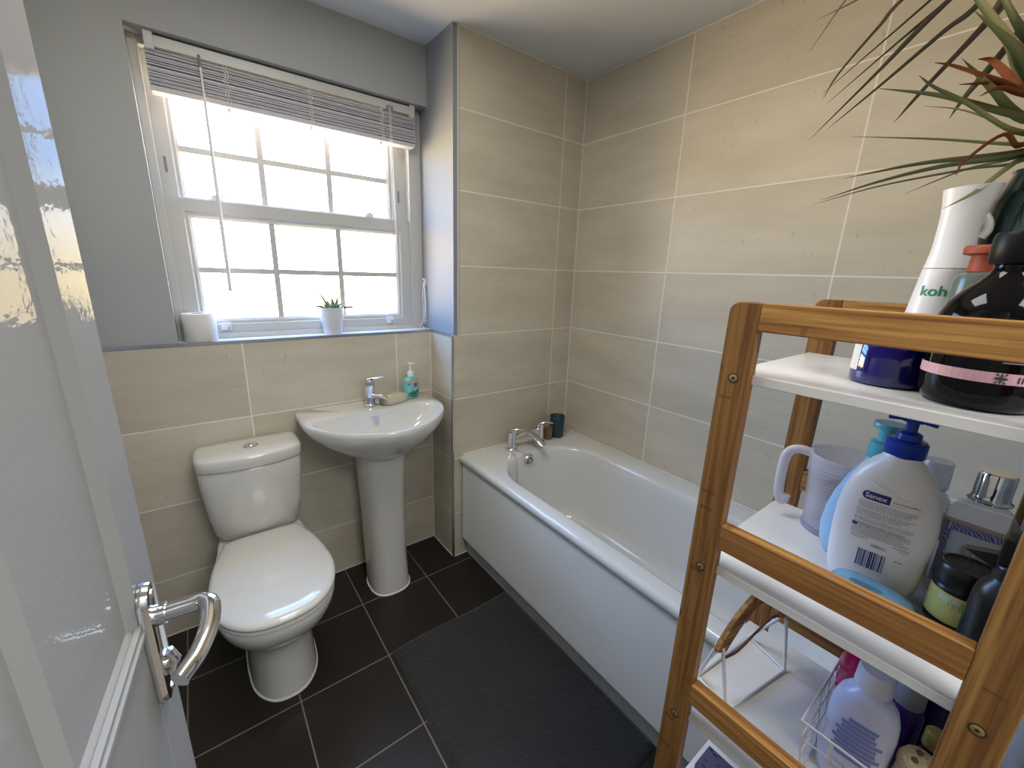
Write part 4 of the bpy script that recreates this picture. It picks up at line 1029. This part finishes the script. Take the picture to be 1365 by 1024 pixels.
DI = (-.232, -1.543)
t = bottle_thing('blue_soap_case', 'pale blue rounded soap case in front of the white pump bottle', 'soap case', DI, Z2)
obj('case', lathe([(.030, EPS), (.036, .004), (.040, .013), (.040, .022), (.036, .030), (.026, .034), (.0001, .035)], (DI[0], DI[1], Z2), 48, sx=.8, sy=1.16, power=2.6, rot=-.06), simple('blue_case_plastic', srgb(120, 172, 206), .22, var=.03, coat=.3), t, smooth=60)
bm = bmesh.new(); lathe([(.0001, .0352), (.014, .0349)], (DI[0]-.004, DI[1]+.004, Z2), 24, sx=.45, sy=1.3, bm=bm, cap0=False, cap1=False)
obj('case_slot', bm, simple('blue_slot', srgb(84, 128, 152), .3), t, recalc=False)
CBt = (-.088, -1.612)
t = bottle_thing('clear_bottle', 'clear bottle with chrome cap and purple ornate label border on second shelf', 'bottle', CBt, Z2)
CR = .05
cprof = [(.031, EPS), (.034, .004), (.035, .02), (.035, .108), (.033, .122), (.026, .135), (.016, .144), (.014, .150)]
M['cleargel'] = milky_mat('clear_gel', srgb(216, 218, 216), .3, .08)
obj('bottle', flat_bottle(cprof, CBt, Z2, .026, CR, 3), M['cleargel'], t, smooth=50)
obj('cap', lathe([(.0215, .148), (.022, .150), (.0185, .153), (.018, .156), (.018, .186), (.0165, .189), (.0001, .190)], (CBt[0], CBt[1], Z2), 36), M['chrome'], t, smooth=40)
def cbf(u, v, off=.0006):
    y = -u; q = max(0, 1-(min(abs(y)/.035, .999))**3)**(1/3); x = -(.026*q+off)
    return (CBt[0]+x*math.cos(CR)-y*math.sin(CR), CBt[1]+x*math.sin(CR)+y*math.cos(CR), Z2+v)
bm = bmesh.new(); patch(bm, cbf, -.030, .030, .018, .112, 14, 4)
obj('label', bm, simple('label_grey', srgb(204, 204, 202), .4, var=.02), t, recalc=False)
def ornate():
    m, nt, b, out = new_mat('purple_ornament')
    tc = N(nt, 'ShaderNodeTexCoord'); nz = N(nt, 'ShaderNodeTexWave', wave_type='RINGS'); nz.inputs['Scale'].default_value = 90; nz.inputs['Distortion'].default_value = 9; nz.inputs['Detail'].default_value = 2
    nt.links.new(tc.outputs['Object'], nz.inputs['Vector'])
    nt.links.new(mixc(nt, nz.outputs['Fac'], srgb(58, 56, 130), srgb(178, 174, 204)), b.inputs['Base Color']); b.inputs['Roughness'].default_value = .4
    return m
bm = bmesh.new()
for a, b_, c_, d_ in ((-.030, .030, .102, .112), (-.030, -.0235, .018, .102), (.0235, .030, .018, .102), (-.0235, .0235, .018, .026)): patch(bm, lambda u, v: cbf(u, v, .0010), a, b_, c_, d_, 8, 3)
obj('label_border', bm, ornate(), t, recalc=False)
bm = bmesh.new(); 
for a, b_, c_, d_ in ((-.010, -.004, .074, .086), (-.002, .001, .074, .086), (.004, .011, .074, .086)): patch(bm, lambda u, v: cbf(u, v, .0012), a, b_, c_, d_, 2, 1)
obj('label_motif', bm, simple('motif_grey', srgb(168, 168, 166), .5), t, recalc=False)
bm = bmesh.new()
for k in range(6): patch(bm, lambda u, v: cbf(u, v, .0012), -.012+k*.004, -.0092+k*.004, .0655, .0690, 1, 1)
obj('label_print', bm, M['ink'], t, recalc=False)
FC = (-.072, -1.556)
t = bottle_thing('frosted_bottle', 'frosted clear bottle with ribbed neck hidden behind the white pump bottle', 'bottle', FC, Z2)
obj('bottle', lathe([(.021, EPS), (.0235, .003), (.0235, .10), (.024, .104), (.0225, .108), (.024, .112), (.0225, .116), (.024, .12), (.0225, .126), (.015, .136), (.013, .14)], (FC[0], FC[1], Z2), 32), milky_mat('frosted', srgb(214, 216, 218), .45, .2), t, smooth=40)
obj('cap', lathe([(.0165, .139), (.0175, .141), (.0165, .178), (.0155, .180), (.0001, .180)], (FC[0], FC[1], Z2), 28), milky_mat('frosted_cap', srgb(226, 228, 232), .6, .2), t, smooth=40)
TQ = (-.075, -1.654)
t = bottle_thing('turquoise_bottle', 'small turquoise bottle behind the yellow labelled jar', 'bottle', TQ, Z2)
obj('bottle', lathe([(.011, EPS), (.0125, .003), (.0125, .105), (.0085, .112), (.008, .118)], (TQ[0], TQ[1], Z2), 28), simple('turquoise_gel', srgb(72, 158, 164), .2, var=.05), t, smooth=40)
obj('cap', lathe([(.009, .1185), (.0095, .1195), (.0095, .136), (.0001, .137)], (TQ[0], TQ[1], Z2), 24), M['white_pl'], t, smooth=40)
YC = (-.182, -1.615)
t = bottle_thing('clear_dish', 'shallow clear plastic dish under the yellow labelled jar', 'dish', YC, Z2)
obj('dish', lathe([(.0001, EPS), (.033, EPS), (.035, .002), (.0375, .020), (.0385, .0215), (.0375, .022), (.0360, .020), (.0335, .0035), (.0001, .003)], (YC[0], YC[1], Z2), 44, cap0=False, cap1=False), M['clear'], t, smooth=50)
t = bottle_thing('yellow_jar', 'small black-lidded jar with yellow label standing in the clear dish', 'jar', YC, Z2+.0035)
YJ = (-.176, -1.617); zb = Z2+.0037
obj('jar', lathe([(.024, 0), (.0265, .002), (.027, .006), (.027, .054), (.025, .057)], (YJ[0], YJ[1], zb), 40), M['blackpl'], t, smooth=45)
obj('label', lathe([(.0273, .012), (.0274, .0125), (.0274, .0505), (.0273, .051)], (YJ[0], YJ[1], zb), 40, cap0=False, cap1=False), simple('label_yellow', srgb(206, 202, 116), .45, var=.05), t, smooth=40)
bm = bmesh.new(); yf = lambda u, v: (YJ[0]+.0277*math.cos(u), YJ[1]+.0277*math.sin(u), zb+v)
patch(bm, yf, 3.25, 4.1, .027, .034, 8, 1)
patch(bm, yf, 2.5, 3.3, .040, .046, 8, 1)
obj('label_panel', bm, simple('label_pale', srgb(198, 208, 190), .45), t, recalc=False)
bm = bmesh.new()
for k in range(9): patch(bm, yf, 2.9+k*.07, 2.92+k*.07, .036+.003*math.sin(k*2.1), .044+.003*math.sin(k*1.3), 1, 1)
obj('label_sprig', bm, simple('label_sprig', srgb(110, 130, 70), .5), t, recalc=False)
ld = obj('lid', lathe([(.0262, .0575), (.0285, .0585), (.0288, .062), (.0288, .082), (.027, .085), (.0245, .0855), (.0235, .084), (.0001, .084)], (YJ[0], YJ[1], zb), 44), M['blackpl'], t, smooth=40)
bm = bmesh.new(); lathe([(.0238, .0858), (.0246, .0859)], (YJ[0], YJ[1], zb), 44, bm=bm, cap0=False, cap1=False)
for k in range(22):
    a = k*2.4; r = .003+.0008*k
    v = [bm.verts.new((YJ[0]+r*math.cos(a)+dx, YJ[1]+r*math.sin(a)+dy, zb+.0845)) for dx, dy in ((-.0014, -.0005), (.0014, -.0005), (.0014, .0005), (-.0014, .0005))]; bm.faces.new(v)
obj('lid_print', bm, M['grey_ink'], ld, recalc=False)
BK = (-.248, -1.648)
t = bottle_thing('black_trigger_bottle', 'black trigger spray bottle at the right end of the second shelf', 'spray bottle', BK, Z2)
obj('bottle', lathe([(.0225, EPS), (.025, .003), (.025, .098), (.0228, .112), (.0165, .121), (.0145, .127)], (BK[0], BK[1], Z2), 36), M['blackpl'], t, smooth=45)
bm = bmesh.new(); lathe([(.016, .122), (.0165, .124), (.0165, .138), (.013, .142), (.0001, .143)], (BK[0], BK[1], Z2), 28, bm=bm)
loft(bm, [[(BK[0]+dx, BK[1]+dy, Z2+z) for dx, dy in ((-.012, -.024), (.012, -.024), (.012, .016), (-.012, .016))] for z in (.140, .172)])
sp = obj('spray_head', bm, M['blackpl'], t, bevel=.003)
bm = bmesh.new(); prism(bm, [(.012, .150), (.040, .143), (.012, .130)], lambda u, v, d: (BK[0]+d, BK[1]+u, Z2+v), -.006, .006)
obj('nozzle', bm, M['blackpl'], sp)
bm = bmesh.new(); tube(bm, spline([(BK[0]-.014, BK[1]+.004, Z2+.150), (BK[0]-.024, BK[1]+.004, Z2+.135), (BK[0]-.022, BK[1]+.004, Z2+.108)], 4), .004, 8)
obj('trigger', bm, M['blackpl'], sp, smooth=60)

# ---- third shelf
t = thing('wire_caddy', 'white wire caddy with a curved wooden handle on the third shelf', 'caddy', (-.17, -1.40, Z3))
bm = bmesh.new(); wr = .0031; zc = Z3+wr+EPS
A0, A1, B0, B1 = Vector((-.262, -1.420, zc)), Vector((-.240, -1.356, zc)), Vector((-.092, -1.448, zc)), Vector((-.070, -1.372, zc))
tube(bm, [A0, B0, B1, A1], wr, 8, closed=True)
apA, apB = Vector((-.252, -1.389, Z3+.108)), Vector((-.084, -1.425, Z3+.102))
for q0, q1, ap in ((A0, A1, apA), (B0, B1, apB)):
    w_ = (q1-q0).normalized()*.008
    tube(bm, [q0, ap-w_-Vector((0, 0, .010))]+[ap+w_*math.sin(a)+Vector((0, 0, .006*math.cos(a)-.004)) for a in (-1.2, -.6, 0, .6, 1.2)]+[ap+w_-Vector((0, 0, .010)), q1], wr, 8)
obj('wire_frame', bm, M['wire'], t, smooth=60)
bm = bmesh.new(); P = spline([apA+Vector((-.004, .0, -.010)), apA+Vector((.012, -.004, .018)), apA+Vector((.042, -.009, .050)), apA+Vector((.085, -.016, .070)), apA+Vector((.130, -.026, .056)), apB+Vector((.004, 0, .004))], 6)
rings = []
for i, p in enumerate(P):
    d = (P[min(i+1, len(P)-1)]-P[max(i-1, 0)]).normalized(); s_ = Vector((.22, .97, 0)); n_ = d.cross(s_).normalized()
    e = .6 if i in (0, len(P)-1) else 1
    rings.append([p+s_*a*e+n_*b_*e for a, b_ in ((-.005, -.013), (.005, -.013), (.005, .013), (-.005, .013))])
loft(bm, rings); wh = obj('wooden_handle', bm, wood_mat('handle_wood', 0, 4), t, bevel=.002)
so = obj('handle_screw', lathe([(.0001, .003), (.0035, .003), (.005, .0015), (.005, 0), (.0001, 0)], n=16), M['chrome'], wh, smooth=40)
so.matrix_parent_inverse = Matrix.Identity(4); so.matrix_basis = Matrix.Translation(apA+Vector((-.001, -.0045, -.004))) @ Matrix.Rotation(PI/2, 4, 'X')
bm = bmesh.new(); P = spline([apA+Vector((.004, -.008, -.020)), apA+Vector((.04, -.014, -.022)), apA+Vector((.09, -.02, -.008)), apA+Vector((.135, -.028, .008)), apB+Vector((-.004, 0, .004))], 6); tube(bm, P, .0022, 8)
obj('strap', bm, simple('maroon_cord', srgb(92, 56, 56), .5), t, smooth=60)
# wire basket
KX0, KX1, KY0, KY1, KH = -.272, -.040, -1.664, -1.520, .102
t = thing('wire_basket', 'white wire basket full of bottles on the third shelf', 'basket', ((KX0+KX1)/2, (KY0+KY1)/2, Z3))
bm = bmesh.new(); zb = Z3+.0025
def kring(f, z): return [(KX0+.012*(1-f), KY0+.010*(1-f), z), (KX1-.012*(1-f), KY0+.010*(1-f), z), (KX1-.012*(1-f), KY1-.010*(1-f), z), (KX0+.012*(1-f), KY1-.010*(1-f), z)]
tube(bm, kring(1, Z3+KH), .0024, 8, closed=True)
for f in (0, .36, .68): tube(bm, kring(f, zb+(KH-.0025)*f), .0014, 6, closed=True)
lo, hi = kring(0, zb), kring(1, Z3+KH)
for a in range(4):
    b_ = (a+1) % 4; n_ = 6 if a % 2 == 0 else 4
    for i in range(n_):
        f = i/n_; tube(bm, [Vector(lo[a]).lerp(Vector(lo[b_]), f), Vector(hi[a]).lerp(Vector(hi[b_]), f)], .0015, 6)
for i in range(1, 6): tube(bm, [Vector(lo[0]).lerp(Vector(lo[1]), i/6), Vector(lo[3]).lerp(Vector(lo[2]), i/6)], .0013, 6)
obj('basket_wires', bm, M['wire'], t)
zk = Z3+.0055
LW = (-.212, -1.573)
t = thing('lavender_bottle', 'translucent lavender-white flat bottle with screw cap in the wire basket', 'bottle', (LW[0], LW[1], zk))
lprof = [(.031, 0), (.036, .004), (.0385, .03), (.0385, .11), (.037, .130), (.032, .148), (.022, .160), (.016, .165), (.0155, .172)]
obj('bottle', flat_bottle(lprof, LW, zk, .024, .1, 2.4), simple('lavender_plastic', srgb(206, 206, 226), .25, var=.02, sss=.2), t, smooth=60)
obj('cap', lathe([(.0205, .170), (.0212, .172), (.0205, .196), (.0185, .200), (.0001, .2005)], (LW[0], LW[1], zk), 36), simple('lavender_cap', srgb(218, 216, 228), .3, var=.02), t, smooth=40)
def lwf(u, v, off=.0006):
    w = .0385; y = -u; q = max(0, 1-(min(abs(y)/w, .999))**2.4)**(1/2.4); x = -(.024*q+off)
    return (LW[0]+x*math.cos(.1)-y*math.sin(.1), LW[1]+x*math.sin(.1)+y*math.cos(.1), zk+v)
bm = bmesh.new()
for k in range(9):
    v = .122-k*.0078; hw = .022*math.sqrt(max(.05, 1-((k-5)/6.2)**2)); patch(bm, lwf, -hw-(.004 if k % 2 else 0), hw+(.006 if k % 3 == 0 else 0), v-.006, v, 8, 1)
obj('label_print', bm, simple('print_blue', srgb(120, 130, 186), .45, var=.1), t, recalc=False)
bm = bmesh.new()
for a, b_, c_, d_ in ((-.020, -.004, .026, .0266), (-.020, -.004, .040, .0406), (-.020, -.0194, .026, .0406), (-.0046, -.004, .026, .0406)): patch(bm, lwf, a, b_, c_, d_, 3, 1)
put_text(bm, 'pH5', .008, lwf, -.012, .0333)
obj('label_mark', bm, M['navy'], t, recalc=False)
PK = (-.108, -1.550)
t = thing('pink_bottle', 'magenta capped bottle at the back of the wire basket', 'bottle', (PK[0], PK[1], zk))
obj('bottle', lathe([(.024, 0), (.0275, .003), (.028, .01), (.028, .062), (.0265, .066)], (PK[0], PK[1], zk), 40, sy=.95), simple('pink_body', srgb(196, 70, 110), .3, var=.04), t, smooth=45)
obj('pink_cap', lathe([(.0285, .0665), (.029, .068), (.0285, .108), (.0275, .146), (.026, .152), (.0001, .153)], (PK[0], PK[1], zk), 40), simple('magenta_plastic', srgb(190, 22, 92), .2, var=.04), t, smooth=45)
bm = bmesh.new(); pf = lambda u, v: (PK[0]+.0284*math.cos(u), PK[1]+.0284*.97*math.sin(u), zk+v)
patch(bm, pf, 2.2, 4.0, .060, .064, 14, 1); patch(bm, pf, 2.5, 3.3, .036, .056, 10, 1)
obj('label', bm, simple('label_sand', srgb(222, 190, 150), .4, var=.2, scale=150), t, recalc=False)
PU = (-.128, -1.606)
t = thing('purple_bottle', 'purple bottle with grey cap behind the lavender-white bottle', 'bottle', (PU[0], PU[1], zk))
obj('can', lathe([(.020, 0), (.0215, .003), (.0215, .105), (.018, .114)], (PU[0], PU[1], zk), 32), simple('violet_plastic', srgb(66, 34, 118), .25, var=.05), t, smooth=45)
obj('cap', lathe([(.0175, .1145), (.0182, .116), (.0175, .146), (.015, .152), (.0001, .153)], (PU[0], PU[1], zk), 32), simple('grey_cap', srgb(150, 148, 152), .35, var=.04), t, smooth=45)
VT = (-.088, -1.637)
t = thing('violet_jar', 'deep violet ribbed jar at the right rear of the wire basket', 'jar', (VT[0], VT[1], zk))
prf = [(.018, 0), (.019, .003)]
for k in range(7): prf += [(.0195, .07+k*.009), (.0208, .073+k*.009), (.0208, .076+k*.009)]
obj('jar', lathe(prf+[(.017, .135), (.0001, .136)], (VT[0], VT[1], zk), 36), simple('violet_ribbed', srgb(48, 32, 92), .25, var=.06), t, smooth=35)
GD = (-.160, -1.642)
t = thing('gold_capped_bottle', 'small black bottle with gold cap beside the loofah in the basket', 'bottle', (GD[0], GD[1], zk))
obj('bottle', lathe([(.012, 0), (.0135, .002), (.0135, .088), (.010, .094)], (GD[0], GD[1], zk), 28), M['blackgloss'], t, smooth=45)
obj('gold_cap', lathe([(.0105, .0945), (.0125, .096), (.0125, .118), (.011, .120), (.0001, .1205)], (GD[0], GD[1], zk), 28), simple('gold_plastic', srgb(150, 128, 66), .35, .3, var=.05), t, smooth=40)
LF = (-.215, -1.636)
t = thing('loofah', 'beige natural loofah with holes at the front right of the basket', 'loofah', (LF[0], LF[1], zk))
bm = bmesh.new(); random.seed(4); rings = []
for z in [i*.008 for i in range(15)]:
    rings.append([(LF[0]+(.0215+random.uniform(-.0012, .0012))*(1 if .002 < z < .108 else .9)*math.cos(a*PI/20), LF[1]+(.0215+random.uniform(-.0012, .0012))*(1 if .002 < z < .108 else .9)*math.sin(a*PI/20), zk+z) for a in range(40)])
loft(bm, rings); obj('sponge', bm, simple('loofah_fibre', srgb(196, 172, 136), .95, var=.25, scale=200, bump=1, bscale=260), t, smooth=80)
bm = bmesh.new()
for k in range(3):
    a = k*2.09+.4; lathe([(.0001, .1126), (.0055, .1126)], (LF[0]+.010*math.cos(a), LF[1]+.010*math.sin(a), zk), 14, sy=.7, bm=bm, cap0=False, cap1=False)
obj('loofah_holes', bm, simple('loofah_dark', srgb(96, 74, 54), .95), t, recalc=False)
# ---- fourth shelf
t = thing('white_box', 'white cardboard box on the fourth shelf', 'box', (-.20, -1.47, Z4))
bm = bmesh.new(); box(bm, -.285, -.145, -1.60, -1.366, Z4+EPS, Z4+.066); obj('box_body', bm, M['card'] if 0 else M['white_pl'], t, bevel=.001)
bm = bmesh.new(); box(bm, -.287, -.143, -1.602, -1.364, Z4+.050, Z4+.0675); obj('box_lid', bm, simple('white_card', srgb(232, 230, 228), .6), t, bevel=.001)
t = thing('purple_packet', 'small dark violet packet lying on the white box', 'packet', (-.19, -1.405, Z4+.068))
bm = bmesh.new(); box(bm, -.222, -.166, -1.445, -1.375, Z4+.0680, Z4+.082); obj('packet', bm, simple('packet_violet', srgb(86, 82, 110), .5, var=.1, scale=90), t, bevel=.001)
bm = bmesh.new(); random.seed(2)
for k in range(14):
    x = -.218+random.random()*.046; y = -1.44+random.random()*.058; w = random.uniform(.003, .009)
    bm.faces.new([bm.verts.new((a, b_, Z4+.0824)) for a, b_ in ((x, y), (x+.003, y), (x+.003, y+w), (x, y+w))])
obj('packet_print', bm, simple('packet_dark', srgb(44, 40, 62), .5), t, recalc=False)

# ------------------------------------------------------------------ world
w = bpy.data.worlds.new('World'); S.world = w; w.use_nodes = True
nt = w.node_tree; nt.nodes.clear()
out = nt.nodes.new('ShaderNodeOutputWorld'); bg = nt.nodes.new('ShaderNodeBackground'); nt.links.new(bg.outputs[0], out.inputs[0])
tc = nt.nodes.new('ShaderNodeTexCoord'); sep = nt.nodes.new('ShaderNodeSeparateXYZ'); nt.links.new(tc.outputs['Generated'], sep.inputs[0])
cr = nt.nodes.new('ShaderNodeValToRGB'); el = cr.color_ramp.elements
el[0].position = 0; el[0].color = (.92, .70, .42, 1); el[1].position = 1; el[1].color = (.20, .38, .78, 1)
for p, c_ in ((.44, (.95, .72, .42, 1)), (.475, (1.0, .78, .40, 1)), (.50, (1.0, .83, .52, 1)), (.53, (.98, .92, .84, 1)), (.55, (.52, .68, .90, 1)), (.575, (.22, .44, .88, 1)), (.66, (.18, .39, .84, 1))):
    e = el.new(p); e.color = c_
nt.links.new(math_n(nt, 'ADD', math_n(nt, 'MULTIPLY', sep.outputs[2], .5), .5), cr.inputs[0])
nt.links.new(cr.outputs[0], bg.inputs[0]); bg.inputs[1].default_value = 23

def area(name, loc, rot, sx, sy, power, col=(1, 1, 1)):
    l = bpy.data.lights.new(name, 'AREA'); l.shape = 'RECTANGLE'; l.size = sx; l.size_y = sy; l.energy = power; l.color = col
    o = bpy.data.objects.new(name, l); COL.objects.link(o); o.location = loc; o.rotation_euler = rot; return o
area('hall_fill', (-.5, YF-.75, 2.38), (0, 0, 0), .9, .9, 41, (.98, .985, 1))  # added fill from behind the camera; no hall lamp is in view
area('bathroom_fill', (-.60, -.80, ZC-.02), (0, 0, 0),  .5, .5, 11, (.98, .985, 1))  # added overhead fill to lift the room, not a visible ceiling fitting
po = area('window_portal', (-.49, .42, 1.62), (-PI/2, 0, 0), .95, .95, 1); po.data.cycles.is_portal = True

# ------------------------------------------------------------------ camera
cam = bpy.data.cameras.new('Camera'); co = bpy.data.objects.new('Camera', cam); COL.objects.link(co)
cam.sensor_fit = 'HORIZONTAL'; cam.sensor_width = 36; cam.lens = 36*550.48/1365; cam.clip_start = .01
r = Vector((.797895, -.601921, .03247)); u = Vector((.130287, .224797, .965656)); f = Vector((.588548, .766262, -.257787))
co.matrix_world = Matrix(((r.x, u.x, -f.x, -.8986), (r.y, u.y, -f.y, -1.6161), (r.z, u.z, -f.z, 1.4224), (0, 0, 0, 1)))
S.camera = co
S.view_settings.view_transform = 'Standard'; S.view_settings.look = 'None'; S.view_settings.exposure = 0
S.cycles.use_denoising = True; S.cycles.max_bounces = 10; S.cycles.transparent_max_bounces = 12; S.cycles.caustics_reflective = False; S.cycles.caustics_refractive = False
S.cycles.sample_clamp_indirect = 8
